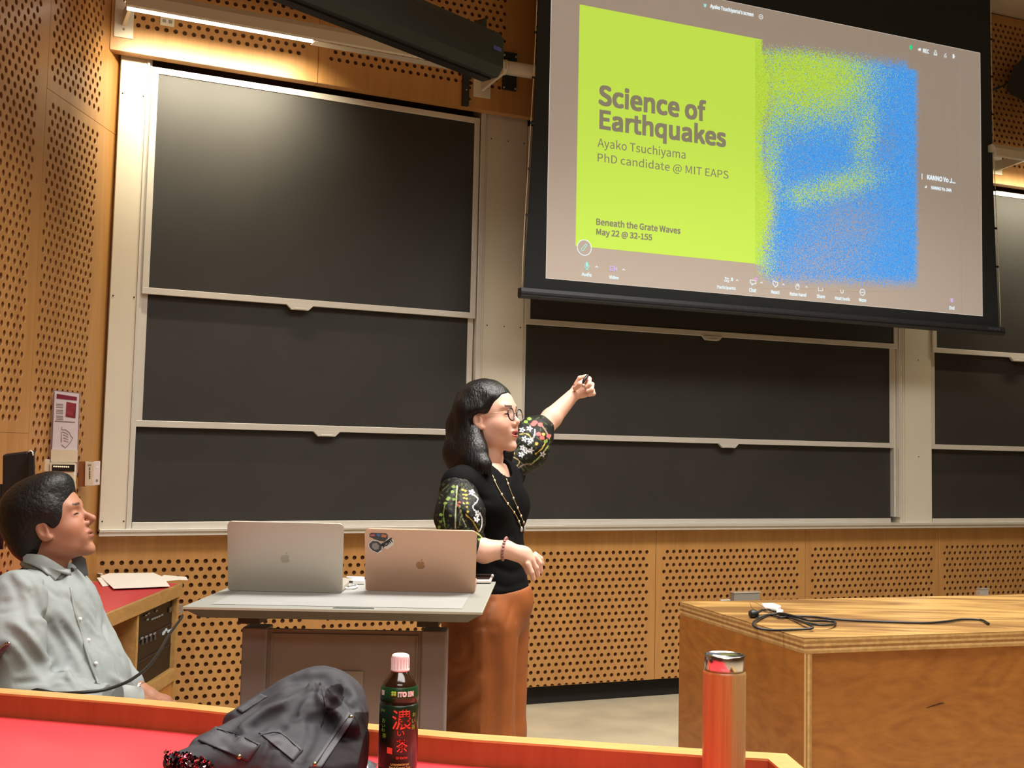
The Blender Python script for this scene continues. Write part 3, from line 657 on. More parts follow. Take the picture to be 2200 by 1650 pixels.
ico(2010, 113, [('c', 0, -1.5, 3), ('l', [(-4, -1), (-4, -6), (4, -6), (4, -1)]), ('l', [(-3, 4), (0, 5.5), (3, 4)])], cyE, 1.3); ico(2031, 118, [('l', [(-3, -3), (2, 4)]), ('l', [(-3, -5), (3, -5), (3, -1)])], cyE, 1.4)
ico(2049, 121, [('p', [(-3, -5), (2, -5), (2, 5), (-3, 5)]), ('p', [(2, -2), (5, 0), (2, 2)])], cyE); ico(1515, 11, [('p', [(-4, 2), (4, 3), (3, -1), (1, -5), (-2, -4)])], mint)
ico(1635, 36, [('c', 0, 0, 4.8), ('l', [(-2, 0), (2, 0)])], cyE, 1.2); ico(1981, 379, [('l', [(0, -6), (0, 6)])], cyE, 2.); ico(1989, 401, [('p', [(-4, -3), (3, -3), (3, 4)])], cyE)
# ================================================================ floor-standing furniture
# ---- grey height-adjustable lectern table
TZ = .98
FL, FR, BR_ = PZ(392, 1303, TZ), PZ(1036, 1315, TZ), PZ(1065, 1249, TZ)
ux = (FR-FL)/np.linalg.norm(FR-FL); TW = float(np.linalg.norm(FR-FL)); uy = BR_-FR; TD = float(np.linalg.norm(uy)); uy = uy/TD
LT = lambda a, b, c: FL+ux*a+uy*b+np.array([0, 0, c])      # a right, b back, c up from the table top
greyL = mat('grey_laminate', '8f9088', .38, var=.03, scale=5); greyI = mat('grey_desk_inlay', '9a9b98', .4, var=.04, scale=5)
greyD = mat('dark_grey_steel', '8e7e78', .42, .2, var=.05); edgeL = mat('pale_edge_band', 'b9bba8', .35)
tb = thing('lectern_table', LT(TW/2, TD/2, -TZ), 'grey adjustable lectern table with two laptops on it', 'table')
bl = .012
part('tabletop', G().hexa([LT(0, 0, -.006), LT(TW, 0, -.006), LT(TW, TD, -.006), LT(0, TD, -.006)], [LT(0, 0, -.001), LT(TW, 0, -.001), LT(TW, TD, -.001), LT(0, TD, -.001)]), edgeL, tb)
part('tabletop_underside', G().hexa([LT(.035, .03, -.028), LT(TW-.035, .03, -.028), LT(TW-.035, TD-.03, -.028), LT(.035, TD-.03, -.028)], [LT(.002, .002, -.006), LT(TW-.002, .002, -.006), LT(TW-.002, TD-.002, -.006), LT(.002, TD-.002, -.006)]), mat('grey_underside', '6a6a60', .5), tb)
part('top_border', G().poly([LT(0.001, 0.001, -.0008), LT(TW-.001, .001, -.0008), LT(TW-.001, TD-.001, -.0008), LT(.001, TD-.001, -.0008)]), greyL, tb)
part('top_inlay', G().poly([LT(.05, .05, 0), LT(TW-.05, .05, 0), LT(TW-.05, TD-.05, 0), LT(.05, TD-.05, 0)]), greyI, tb)
part('grip_slot', G().prism([(.335, .022), (.43, .022), (.425, .036), (.34, .036)], -.0005, .0006, lambda a, o, b: LT(a, b, o)), mat('slot_shadow_grey', '55564f', .6), tb)
pcol0, pcol1 = PY(505, 1345, 3.06)-PY(508, 1345, 3.06), None
cx0 = float((PY(511, 1345, 2.80)-FL)@ux); cx1 = float((PY(952, 1348, 2.80)-FL)@ux)
for a in (cx0, cx1-.06): part('leg_column', G().box((a, .14, -TZ+.03), (a+.06, .20, -.065), LT), mat('leg_grey', '8a7f80', .4, .25), tb, bevel=.004)
part('front_panel', G().box((cx0+.055, .15, -TZ+.10), (cx1-.055, .165, -.07), LT), greyD, tb)
part('panel_rim', G().box((cx0+.07, .146, -.083), (cx1-.07, .15, -.079), LT), mat('rim_grey', '85786f', .4), tb)
for a in (cx0+.068, cx1-.072): part('panel_rim', G().box((a, .146, -TZ+.11), (a+.004, .15, -.079), LT), mat('rim_grey', '85786f', .4), tb)
part('notice', G().poly([LT(cx0+.055+.175, .1455, -.21), LT(cx0+.055+.235, .1455, -.21), LT(cx0+.055+.235, .1455, -.165), LT(cx0+.055+.175, .1455, -.165)]), mat('pale_rect_grey', '978a80', .5), tb)  # just a paler rectangle on the front panel
for a in (cx0+.0, cx1-.07): part('support_arm', G().box((a+.005, .08, -.048), (a+.055, TD-.10, -.028), LT), mat('arm_grey', '3a3432', .5), tb)
for a in (cx0-.01, cx1-.07): part('foot', G().box((a, -.05, -TZ), (a+.08, TD-.05, -TZ+.03), LT), mat('leg_grey2', '5b504c', .4, .25), tb, bevel=.006)
# ---- laptops
def laptop(xl0, xl1, yb, xt0, xt1, yt, body, label, lean, logo, h):
    B0 = PZ(xl0, yb, TZ+.004); B1 = PZ(xl1, yb, TZ+.004); Yb = (B0[1]+B1[1])/2; B0 = PY(xl0, yb, Yb); B1 = PY(xl1, yb+1, Yb); z = TZ+.0035
    B0[2] = B1[2] = z; T0 = PY(xt0, yt, Yb-lean); T1 = PY(xt1, yt+2, Yb-lean)
    up = ((T0+T1)/2-(B0+B1)/2); H_ = np.linalg.norm(up); up /= H_; W_ = np.linalg.norm(B1-B0); u = (B1-B0)/W_; cx = (B0+B1+T0+T1)/4-up*H_/2; n = np.cross(u, up); n /= np.linalg.norm(n)
    W2 = (np.linalg.norm(B1-B0)+np.linalg.norm(T1-T0))/2/2
    F = lambda a, o, c: cx+u*a+n*o+up*c       # o>0 toward the viewer (outside of the lid)
    t = thing('laptop', ((B0[0]+B1[0])/2, Yb, z), label, 'laptop')
    r = .012; pts = []
    for (qx, qz, a0) in ((W2-r, r*.4, -90), (W2-r, H_-r, 0), (-W2+r, H_-r, 90), (-W2+r, r*.4, 180)):
        rr = r if qz > r else r*.4
        for k in range(5): an = R(a0+90*k/4); pts.append((qx+(r if qz > r else r)*math.cos(an), qz+rr*math.sin(an)))
    part('lid', G().prism(pts, 0, .005, F, smooth=False), body, t, bevel=.0008)
    part('display', G().prism([(-W2+.006, .01), (W2-.006, .01), (W2-.006, H_-.006), (-W2+.006, H_-.006)], -.0012, 0, F), mat('display_glass', '101012', .1), t)
    # base lying on the table behind the lid
    bx = lambda a, b, c: np.array([(B0[0]+B1[0])/2, Yb, 0])+np.array([u[0], u[1], 0])*a+np.array([-u[1], u[0], 0])*b+np.array([0, 0, c])
    part('keyboard_base', G().box((-W2+.001, .002, TZ+.0015), (W2-.001, .215, TZ+.0145), bx), body, t, bevel=.003)
    part('keyboard', G().box((-W2+.02, .03, TZ+.0145), (W2-.02, .125, TZ+.0155), bx), M['black'], t)
    part('hinge', G().tube([bx(-W2+.03, .002, TZ+.010), bx(W2-.03, .002, TZ+.010)], .0045, 8), M['black'], t)
    # fruit-shaped emblem
    lc = logo['c']; s = logo['s']; out = .0054; g = G(); body_pts = []
    for k in range(40):
        an = 2*math.pi*k/40; x = math.cos(an); y = math.sin(an)
        rr = 1.0+.10*abs(math.sin(an))*0; px_ = x*(1.0+.04*y); py_ = y*1.02
        if y > .5: py_ -= .22*math.exp(-(x/.28)**2)
        if y < -.5: py_ += .14*math.exp(-(x/.25)**2)
        dx, dy = px_-1.22, py_-.22; d = math.hypot(dx, dy)
        if d < .52: px_ = 1.22+dx/d*.52; py_ = .22+dy/d*.52
        body_pts.append((lc[0]+px_*s, lc[1]+py_*s))
    g.poly([F(a, out, c) for a, c in body_pts]); em = part('emblem', g, logo['m'], t)
    lf = [(.02, 1.05), (.05, 1.35), (.28, 1.62), (.46, 1.68), (.42, 1.4), (.22, 1.14)]
    part('emblem_leaf', G().poly([F(lc[0]+a*s, out, lc[1]+c*s) for a, c in lf]), logo['m'], em)
    return t, F, W2, H_
lt1, F1, W1, H1 = laptop(491.5, 735, 1268, 490, 738.5, 1120.5, mat('silver_aluminium', 'bdb6a8', .42, .35, var=.02, scale=3), 'larger silver laptop, the left one on the grey lectern table', .075, dict(c=(0, .092), s=.0116, m=mat('emblem_grey', 'a39a8c', .3, .6)), .205)
lt2, F2, W2_, H2 = laptop(787, 1020, 1268, 784, 1025, 1136, mat('rose_gold_aluminium', 'c8a288', .40, .4, var=.02, scale=3), 'smaller rose gold laptop with stickers, the right one on the lectern table', .085, dict(c=(0.0, .080), s=.0116, m=mat('emblem_gold', 'b08058', .25, .7)), .2)
# stickers on the rose laptop, upper left of the lid
dk = mat('sticker_dark', '3a3a3c', .5); wt = mat('sticker_white', 'd9d4c8', .5)
def sF(px, py, o=.0056):   # pixel -> lid coordinates
    a = (px-904.5)*1.0; return F2((px-904.5)/240.*2*W2_, o, H2*(1268-py)/132.)
st1 = part('dark_sticker', G().poly([sF(*p) for p in ((794, 1146), (798, 1143.5), (830, 1144), (834, 1148), (833, 1155), (826, 1161), (816, 1160), (809, 1158), (801, 1155), (794, 1152))]), dk, lt2)
for pts, c in (([(795, 1147), (805, 1145), (806, 1150), (797, 1151)], 'b05a5a'), ([(809, 1144.5), (819, 1145), (816, 1151), (811, 1150)], '4a6a9a'), ([(821, 1145), (832, 1147), (829, 1153), (819, 1151)], 'b8704a')):
    part('sticker_patch', G().poly([sF(*p, .0059) for p in pts]), mat('patch_'+c, c, .5), st1)
st2 = part('hammer_sticker', G().poly([sF(*p, .0057) for p in ((791, 1166), (800, 1158), (812, 1159), (822, 1166), (835, 1153), (846, 1157), (846, 1168), (832, 1177), (822, 1174), (820, 1183), (811, 1187), (799, 1182), (792, 1174))]), wt, lt2)
part('hammer_head', G().poly([sF(*p, .006) for p in ((793, 1167), (801, 1160), (812, 1161), (820, 1167), (820, 1178), (811, 1185), (801, 1181), (794, 1174))]), dk, st2)
part('hammer_head_face', G().poly([sF(*p, .0062) for p in ((800, 1166), (809, 1163.5), (815, 1170), (813, 1178), (805, 1179), (799, 1174))]), mat('sticker_grey', '8d8880', .5), st2)
part('hammer_handle', G().poly([sF(*p, .006) for p in ((817, 1168), (838, 1154), (840, 1158), (820, 1172))]), dk, st2)
v0 = np.array([846, 1160.]); v1 = np.array([823, 1174.5]); 
def thor(a, c): q = v0+(v1-v0)*a; dn = np.array([.5, .86])*(-1); return sF(*(q+np.array([-.52, -.85])*c*-8.), .0062)
part('lettering', text_on(thor, 'THOR', 0, 1, 0, -1.0, .02), dk, st2)
# ---- things on the lectern
p = PZ(1018, 1253, TZ); u = np.array([1, .0, 0]); 
ph = thing('phone', PZ(1038, 1250, TZ), 'white edged phone lying flat beside the rose gold laptop', 'phone')
f = [PZ(x, y, TZ+.001) for x, y in ((985, 1253), (1055, 1253), (1061, 1240), (990, 1240))]
q = [a+np.array([0, 0, .009]) for a in f]; part('case', G().hexa(f, q), mat('phone_case', 'd8cfc6', .3), ph, bevel=.003)
c_ = sum(q)/4; part('screen', G().poly([c_+(a-c_)*.88+np.array([0, 0, .0006]) for a in q]), mat('phone_glass', '3c2c26', .15), ph)
hb = thing('usb_adapter', PZ(760, 1256, TZ), 'small white adapter lying between the two laptops', 'adapter')
f = [PZ(x, y, TZ+.001) for x, y in ((742, 1255), (783, 1256), (783, 1248), (744, 1247))]
part('body', G().hexa(f, [a+np.array([0, 0, .012]) for a in f]), M['white'], hb, bevel=.003)
part('port', G().tube([PZ(750, 1250, TZ+.014), PZ(758, 1250, TZ+.014)], .003, 6), M['black'], hb)
tag(part('white_cable', G().tube([PZ(x, y, TZ+.004) for x, y in ((735, 1263), (748, 1264), (760, 1263), (768, 1260), (764, 1256), (752, 1257), (742, 1259), (736, 1256), (742, 1250))], .0028, 6), M['white']), 'white cable looped on the table between the laptops', 'cable')
tag(part('mains_plug', G().tube([PZ(745, 1247, TZ+.008), PZ(757, 1246, TZ+.008), PZ(768, 1247, TZ+.006)], [.008, .006, .003], 8), M['black']), 'small black plug behind the white adapter on the table', 'plug')

# ---- plywood bench on the right
DZ = .88
A = PZ(1727.6, 1371.3, DZ); Bk = PZ(1460.9, 1292.7, DZ); vy = Bk-A; DD = float(np.linalg.norm(vy)); vy /= DD; vx = np.array([vy[1], -vy[0], 0])
DT = lambda a, b, c: A+vx*a+vy*b+np.array([0, 0, c])
ply = wood('plywood_top', '7a562c', 'b48d50', stretch=(1.0, 5.5, 5.5), rot=-math.atan2(vx[1], vx[0]), rough=.32, dist=2.6, coat=.3, contrast=(.38, .58), fine=.15)
plyf = wood('plywood_face', '97591f', 'b97832', stretch=(2.5, 2.5, 7), rough=.4, dist=5.5, coat=.2, contrast=(.3, .7), fine=.35)
plyd = wood('plywood_edge', 'a07844', 'd6b074', stretch=(3, 3, 260), rough=.5, dist=.3, coat=0, contrast=(.35, .6), fine=.1, detail=2)
plyv = wood('plywood_edge_vertical', 'a07844', 'd6b074', stretch=(260, 260, 3), rough=.5, dist=.3, coat=0, contrast=(.35, .6), fine=.1, detail=2)
bn = thing('plywood_bench', DT(1.2, DD/2, -DZ), 'large plywood demonstration bench with thick layered edges', 'bench')
part('top_panel', G().box((0, 0, -.002), (2.5, DD, 0), DT), ply, bn)
lay = [(-.040, -.033, 'b98f56'), (-.033, -.0275, 'd3ae74'), (-.0275, -.021, '9a6c3a'), (-.021, -.015, 'd0a86c'), (-.015, -.008, 'a87c48'), (-.008, -.002, 'cda468')]
for a_, b_, c_ in lay: part('plywood_layer', G().box((.0, 0, a_), (2.5, DD, b_), DT), wood('layer_'+c_, c_, c_, stretch=(20, 20, 200), contrast=(.2, .9)) if False else mat('layer_'+c_, c_, .55, var=.18, scale=60), bn)
for i, (a_, b_, c_) in enumerate(((0, .006, 'c9a063'), (.006, .011, '9c7040'), (.011, .017, 'd4ae74'), (.017, .024, 'b58a52'))):
    part('side_layer', G().box((a_, 0.001, -DZ), (b_, DD-.001, -.0405), DT), plyf if i == 0 else mat('side_'+c_, c_, .55, var=.15, scale=60), bn)
part('side_veneer', G().box((-.0006, 0.0005, -DZ), (0, DD, -.0405), DT), plyf, bn)
part('front_edge_band', G().box((0, -.0006, -DZ), (.006, .0005, -.0405), DT), mat('edge_light', 'cda468', .5), bn)
part('front_panel', G().box((.024, .022, -DZ+.02), (2.48, .04, -.0405), DT), plyf, bn)
part('back_panel', G().box((.024, DD-.03, -DZ+.02), (2.48, DD-.012, -.0405), DT), plyf, bn)
BF = Plane((A+vy*.022)[:2], vx[:2])
part('panel_gouge', G().tube([(lambda q: BF.w(q[0], q[1], .0008))(BF.at(*p)) for p in ((1990, 1521), (2002, 1517), (2014, 1513.5), (2020, 1511), (2029, 1511))], [.0005, .0022, .0026, .0030, .0008], 6, flat=.4), mat('gouge_dark', '3a1e0c', .8), bn)
part('side_panel', G().box((2.47, .0, -DZ), (2.5, DD, -.0405), DT), plyf, bn)
# cord on the bench
Q = lambda x, y, z=.006: PZ(x, y, DZ+z)
cb = thing('extension_cable', Q(1700, 1330, 0), 'coiled black power cord trailing across the plywood bench', 'cord')
path1 = [(1625, 1324), (1634, 1326), (1650, 1321), (1665, 1323), (1678, 1327), (1700, 1324), (1725, 1324), (1745, 1325), (1770, 1328), (1800, 1331), (1850, 1334), (1900, 1336), (1960, 1338), (2000, 1338), (2035, 1335), (2065, 1331), (2095, 1331), (2112, 1333), (2124, 1340)]
path2 = [(1625, 1319), (1635, 1312), (1650, 1310), (1665, 1314), (1685, 1322), (1710, 1331), (1735, 1341), (1746, 1347), (1738, 1351), (1700, 1353), (1660, 1354), (1630, 1350), (1618, 1343), (1622, 1334), (1640, 1325), (1658, 1320), (1680, 1318), (1710, 1325), (1740, 1333), (1775, 1334), (1794, 1337), (1790, 1342), (1765, 1343), (1735, 1339), (1705, 1329), (1672, 1319)]
def smooth(P, k=4):
    P = np.array(P, float); out = []
    for i in range(len(P)-1):
        p0, p1, p2, p3 = P[max(i-1, 0)], P[i], P[i+1], P[min(i+2, len(P)-1)]
        for j in range(k):
            t = j/k; out.append(.5*((2*p1)+(-p0+p2)*t+(2*p0-5*p1+4*p2-p3)*t*t+(-p0+3*p1-3*p2+p3)*t**3))
    out.append(P[-1]); return out
part('cable', G().tube([Q(x, y, .005) for x, y in smooth(path1)], .0035, 8), M['black'], cb)
part('cable', G().tube([Q(x, y, .009+.004*math.sin(i*.3)) for i, (x, y) in enumerate(smooth(path2))], .0035, 8), M['black'], cb)
part('plug', G().tube([Q(1610, 1319, .012), Q(1616, 1319, .012), Q(1624, 1319, .012), Q(1630, 1320, .011)], [.009, .013, .011, .005], 8), M['black'], cb)
part('wire_loop', G().tube([Q(x, y, z) for x, y, z in ((1622, 1312, .006), (1614, 1304, .02), (1611, 1295, .03), (1616, 1291, .034), (1628, 1297, .03), (1645, 1308, .02), (1658, 1316, .01))], .0009, 5), mat('copper_tie', '7a5a34', .5), cb)
ad = thing('white_adapter', Q(1658, 1310, 0), 'white power adapter under the black cord on the bench', 'adapter')
f = [Q(x, y, .001) for x, y in ((1642, 1314), (1668, 1318), (1678, 1312), (1660, 1306), (1636, 1307))]
part('body', G().add(f+[a+np.array([0, 0, .016]) for a in f], [(4, 3, 2, 1, 0), (5, 6, 7, 8, 9)]+[(i, (i+1) % 5, 5+(i+1) % 5, 5+i) for i in range(5)]), M['white'], ad, bevel=.003)
f = [Q(x, y, .001) for x, y in ((1668, 1321), (1679, 1322), (1683, 1317), (1674, 1315))]; part('plug', G().hexa(f, [a+np.array([0, 0, .01]) for a in f]), M['white'], ad, bevel=.002)

# ---- console with red top along the left wall
KX = PZ(224, 1320, .75)[0]; K = Plane((KX, 4.0), (0, 1)); K.n = np.array([1., 0])
KT = lambda x, y, z: np.array([x, y, z])
red = mat('red_laminate', 'c83a40', .35, var=.03, scale=4)
oak = wood('oak_edge', '94703e', 'b88e54', stretch=(30, 6, 30), rough=.45, contrast=(.3, .7)); wd = wood('console_wood', 'a86c30', 'c4853e', stretch=(9, 9, 1), rough=.4)
Y1 = 5.02; Y0 = 3.2; XL = -1.93
cn = thing('av_console', (-1.65, 4.3, 0), 'wooden equipment console with red top against the left wall', 'console')
part('red_top', G().box((XL, Y0, .742), (KX-.004, Y1-.01, .752)), red, cn)
part('front_edge', G().box((KX-.004, Y0, .70), (KX+.012, Y1, .752)), oak, cn, bevel=.002)
part('back_edge', G().box((XL, Y1-.01, .70), (KX, Y1+.008, .752)), oak, cn, bevel=.002)
def kat(px, py): return K.at(px, py, 0)
yd = 4.0+kat(298, 1310)[0]; yr = 4.0+kat(403, 1300)[0]
part('divider', G().box((KX-.4, yd-.012, .12), (KX, yd+.012, .70)), oak, cn, bevel=.001)
part('side_panel', G().box((XL, Y1-.03, 0), (KX, Y1, .70)), oak, cn, bevel=.001)
part('side_panel', G().box((XL, Y0, 0), (KX, Y0+.03, .70)), wd, cn)
part('inner_panel', G().box((XL+.01, Y0+.03, .1), (XL+.02, Y1-.03, .70)), mat('inner_wood', '5a2c10', .6), cn)
zr = kat(300, 1484)[1]; part('bottom_rail', G().box((KX-.4, yd, zr-.05), (KX+.004, Y1-.03, zr)), oak, cn, bevel=.001)
part('lower_door', G().box((KX-.03, yd+.01, .08), (KX-.008, Y1-.03, zr-.05)), wd, cn)
part('shelf', G().box((XL+.02, Y0+.03, .28), (KX-.03, yd-.012, .30)), wd, cn)
rk = thing('rack_unit', (KX-.05, (yd+Y1)/2, zr), 'black audio video rack with lit display set in the console', 'rack')
part('front', G().box((KX-.3, yd+.014, zr+.002), (KX-.02, Y1-.032, .698)), mat('rack_black', '16110f', .45, .2), rk)
def kb(x0, y0, x1, y1, m, nm, o=-.018): a = K.at(x0, y1, o); b = K.at(x1, y0, o); part(nm, G().box((KX+o, 4+a[0], a[1]), (KX+o+.004, 4+b[0], b[1]+.0)), m, rk)
ledw = emis('panel_led', 'd8dcd8', .35); 
def dash(px, py, wy, hz, m, nm='button', o=-.018):
    a = K.at(px, py, o); part(nm, G().box((KX+o, 4+a[0]-wy/2, a[1]-hz/2), (KX+o+.004, 4+a[0]+wy/2, a[1]+hz/2)), m, rk)
dm = mat('button_grey', '8a8a86', .4)
for x, y in ((312, 1322), (318, 1318), (335, 1312), (316, 1331), (326, 1330), (331, 1328), (336, 1326), (341, 1324), (347, 1321)): dash(x, y, .022, .006, dm)
dash(366, 1309, .05, .022, mat('rack_window', '5a4436', .3), 'window')
for r_ in range(4):
    for c2 in range(3): dash(383+c2*4, 1302+r_*5-c2*1.4, .016, .006, dm)
dash(375, 1341, .03, .026, emis('display_green', '4fb89a', .55), 'display')
for x, y in ((350, 1361), (356, 1353), (361, 1356), (366, 1354), (370, 1352), (373, 1349), (352, 1358)): dash(x, y, .02, .010, ledw, 'led')
for x, y in ((304, 1371), (313, 1368), (322, 1364), (331, 1361)): dash(x, y, .026, .007, dm); dash(x+1, y+7, .014, .024, mat('slot_grey', '4a4644', .5), 'slot')
for z in (.50, .585): part('seam', G().box((KX-.02, yd+.016, z), (KX-.016, Y1-.034, z+.004)), mat('rack_seam', '2e2522', .5), rk)
# papers
pp = mat('white_paper', 'e9e4da', .8, var=.02)
def paper(pts, z, lab, m=pp, lift=None):
    f = [PZ(x, y, z) for x, y in pts]; g = G(); n = len(f)
    if lift: f = [a+np.array([0, 0, l]) for a, l in zip(f, lift)]
    g.add(f+[a+np.array([0, 0, .0015]) for a in f], [tuple(range(n)), tuple(range(2*n-1, n-1, -1))]+[(i, (i+1) % n, n+(i+1) % n, n+i) for i in range(n)]); return tag(part('paper_sheet', g, m), lab, 'paper', 'papers on the red console')
paper([(244, 1265), (365, 1260), (350, 1240), (330, 1231), (236, 1232), (215, 1238)], .760, 'large white sheet on top of the paper pile on the red console')
paper([(330, 1252), (382, 1246), (404, 1247), (400, 1240), (352, 1236)], .7535, 'white sheet at the far end of the console, near the wall corner')
paper([(220, 1260), (240, 1258), (236, 1242), (208, 1245)], .7535, 'small crumpled sheet beside the seated man, left of the paper pile', lift=[0, .0, .006, .006])
paper([(200, 1230), (221, 1236), (219, 1215), (198, 1217)], .7535, 'upright curled sheet right behind the shirt shoulder of the man', lift=[0, 0, .0, .0])
bx = thing('clear_container', PZ(20, 1262, .753), 'clear plastic food tub behind the shoulder of the seated man', 'container')
c0 = PZ(20, 1262, .753); clr = mat('clear_plastic', 'd8d4c0', .25, alpha=.55)
g = G().box((c0[0]-.16, c0[1]-.09, .753), (c0[0]+.09, c0[1]+.10, .80)); part('tub', g, clr, bx, bevel=.01)
part('lid', G().box((c0[0]-.165, c0[1]-.095, .80), (c0[0]+.095, c0[1]+.105, .807)), clr, bx, bevel=.003)
part('contents', G().ball((c0[0]-.04, c0[1], .772), (.09, .06, .018), 12, 8), mat('yellow_contents', 'c9b25a', .7, var=.3, scale=60), bx)

# ---- things on the left wall
def wat(px, py, o): return LW.at(px, py, o)
sg = thing('sign_holder', LW.w(*wat(140, 985, .06), .06), 'clear acrylic holder with a printed room notice on the left wall', 'sign')
# the holder stands a little off the wall, turned to the room
s0, z0 = wat(111, 966, .02); pA = LW.w(s0, z0, .02); YA = pA[1]
def sP(px, py, d=0.): return PY(px, py, YA-d)
z_a = [sP(111, 966), sP(163, 967), sP(170, 847), sP(118, 841)]
def slab(f, t): return G().hexa(f, [a+np.array([0, -t, 0]) for a in f])
part('sheet', slab([sP(x, y, 0) for x, y in ((110, 1020), (164, 1021), (170, 846), (118, 840))], .002), mat('sheet_white', 'd8d4d6', .5, var=.02), sg)
part('acrylic_back', slab([sP(x, y, -.006) for x, y in ((106, 1020), (166, 1021), (172, 844), (115, 838))], .002), mat('acrylic_edge', '9c7f8a', .2), sg)
part('title_band', slab([sP(x, y, .003) for x, y in ((121.5, 856), (165, 860.5), (165.5, 853), (122, 846))], .0005), mat('maroon_band', '7e2a44', .5), sg)
part('photo', slab([sP(x, y, .003) for x, y in ((141, 895), (162, 898.5), (164, 867), (143, 863.5))], .0005), mat('maroon_photo', '8a3440', .5, var=.5, scale=60), sg)
for i in range(9):
    y = 867+i*3.6+(i//3)*2; part('text_line', slab([sP(x, yy, .003) for x, yy in ((121, y+1.2), (136, y+2.2), (136, y+1), (121, y))], .0005), mat('ink_grey', '8c8788', .6), sg)
part('rule', slab([sP(x, y, .003) for x, y in ((118, 905), (161, 908), (161, 906.5), (118, 903.5))], .0005), mat('ink_grey2', '77706f', .6), sg)
def pl(pts, w=.7): 
    g = G(); g.tube([sP(x, y, .0035) for x, y in pts], .0009, 5); return g
ik = mat('ink_dark', '6b676b', .6)
part('room_plan', pl([(133, 917), (133, 923), (141, 923), (149, 929), (153, 937), (157, 940), (150, 952), (141, 962), (132, 955)]), ik, sg); part('room_plan', pl([(132, 950), (132, 927)]), ik, sg)
for k in range(4): part('room_plan', pl([(134+k, 928+k*6), (140, 929+k*6), (147, 934+k*5)]), mat('ink_soft', '98949a', .6), sg)
part('lower_pocket', slab([sP(x, y, .004) for x, y in ((110, 992), (166, 993), (167, 967), (111, 966))], .006), M['cream'], sg)
cp = thing('control_panel', LW.w(*wat(140, 1020, .02), .02), 'cream wall control panel with a black strip of small lights under the notice', 'control panel')
part('housing', slab([sP(x, y, -.002) for x, y in ((110, 1052), (163, 1053), (164, 994), (111, 993))], .02), M['cream'], cp, bevel=.002)
part('light_strip', slab([sP(x, y, .019) for x, y in ((112, 1012), (160, 1013), (160.5, 998.5), (112.5, 998))], .002), M['black'], cp)
for k in range(8): part('light', G().ball(sP(116+k*4.4, 1002+.15*k, .023), .0032, 8, 6), emis('amber_led', 'ffd8b0', 1.2), cp)
w2 = thing('junction_box', sP(95, 1010, 0), 'plain cream wall box left of the control panel', 'wall box')
part('box', slab([sP(x, y, -.01) for x, y in ((82, 1013), (110, 1013), (110, 987), (83, 986))], .02), M['cream'], w2, bevel=.002)
th = thing('wall_controller', sP(190, 1040, 0), 'white controller on a brown block at the end of the left wall', 'controller')
yT = LW.w(*wat(184, 1015, .02), .02)[1]
def tP(px, py, d=0.): return PY(px, py, yT-d)
def slabT(f, t, d): return G().hexa([tP(x, y, d) for x, y in f], [tP(x, y, d+t) for x, y in f])
part('wood_block', slabT(((167, 1045), (185, 1045), (185, 991), (168, 991)), .03, 0), mat('brown_block', '8a5a34', .5), th, bevel=.002)
part('keypad', slabT(((182, 1044), (200, 1044), (201, 992), (183, 991.5)), .012, .03), M['cream'], th, bevel=.002)
part('sensor', slabT(((199.5, 1043), (214, 1042), (215.5, 990.5), (200.5, 991.5)), .012, .03), M['white'], th, bevel=.002)
for k in range(7): part('key', slabT(((191, 1028-k*3.6), (194, 1028-k*3.6), (194, 1026-k*3.6), (191, 1026-k*3.6)), .001, .042), M['black'], th)
part('logo_mark', slabT(((189, 1001), (196, 1001), (196, 997.5), (189, 997.5)), .001, .042), M['greyplast'], th)
part('indicator', slabT(((207, 1004), (211, 1004), (211, 1002.5), (207, 1002.5)), .001, .042), emis('indicator_white', 'ffffff', .6), th)
part('indicator', slabT(((206, 1035), (210.5, 1035), (210.5, 1030), (206, 1030)), .001, .042), M['greyplast'], th)
mn = thing('monitor', PY(35, 1045, 4.0), 'black back of a monitor behind the head of the seated man', 'monitor')
def mP(px, py, Y): return PY(px, py, Y)
part('back_shell', G().hexa([mP(5, 1075, 3.95), mP(72, 1080, 3.95), mP(72, 1080, 4.12), mP(8, 1075, 4.12)], [mP(6, 977, 3.95), mP(60, 970, 3.95), mP(66, 968, 4.12), mP(10, 975, 4.12)]), M['black'], mn, bevel=.006)
part('bezel', G().hexa([mP(60, 1075, 3.93), mP(76, 1075, 3.93), mP(77, 1075, 3.98), mP(62, 1075, 3.98)], [mP(60, 970.5, 3.93), mP(73, 967.5, 3.93), mP(75, 967.5, 3.98), mP(62, 970, 3.98)]), M['black'], mn, bevel=.003)
part('white_rim', G().tube([mP(61, 971, 3.92), mP(66, 968, 3.92), mP(70, 971, 3.92), mP(71, 979, 3.92)], .0025, 6), M['white'], mn)
part('support_arm', G().tube([mP(5, 1040, 4.12), mP(2, 1100, 4.12), PY(0, 1180, 4.12)], .012, 8), M['black'], mn)
part('stand_base', G().lathe([(0.001, 0), (.09, 0), (.09, .01), (.02, .02), (.015, .12)], (PY(0, 1180, 4.12)[0], 4.12, .752), 20), M['black'], mn)
# ================================================================ foreground curved desk
def bez(P, n):  # polyline resample with catmull
    return smooth(P, n)
surfz, rimz = .775, .823
outer = [PZ(x, y, rimz)[:2] for x, y in ((-260, 1458), (0, 1478), (400, 1510), (900, 1566), (1200, 1588), (1500, 1608), (1690, 1619))]
inner = [PZ(x, y, rimz)[:2] for x, y in ((-260, 1469), (0, 1489), (400, 1522), (900, 1578.5), (1200, 1601), (1500, 1622), (1650, 1630))]
o_ = smooth(outer, 3); i_ = smooth(inner, 3)
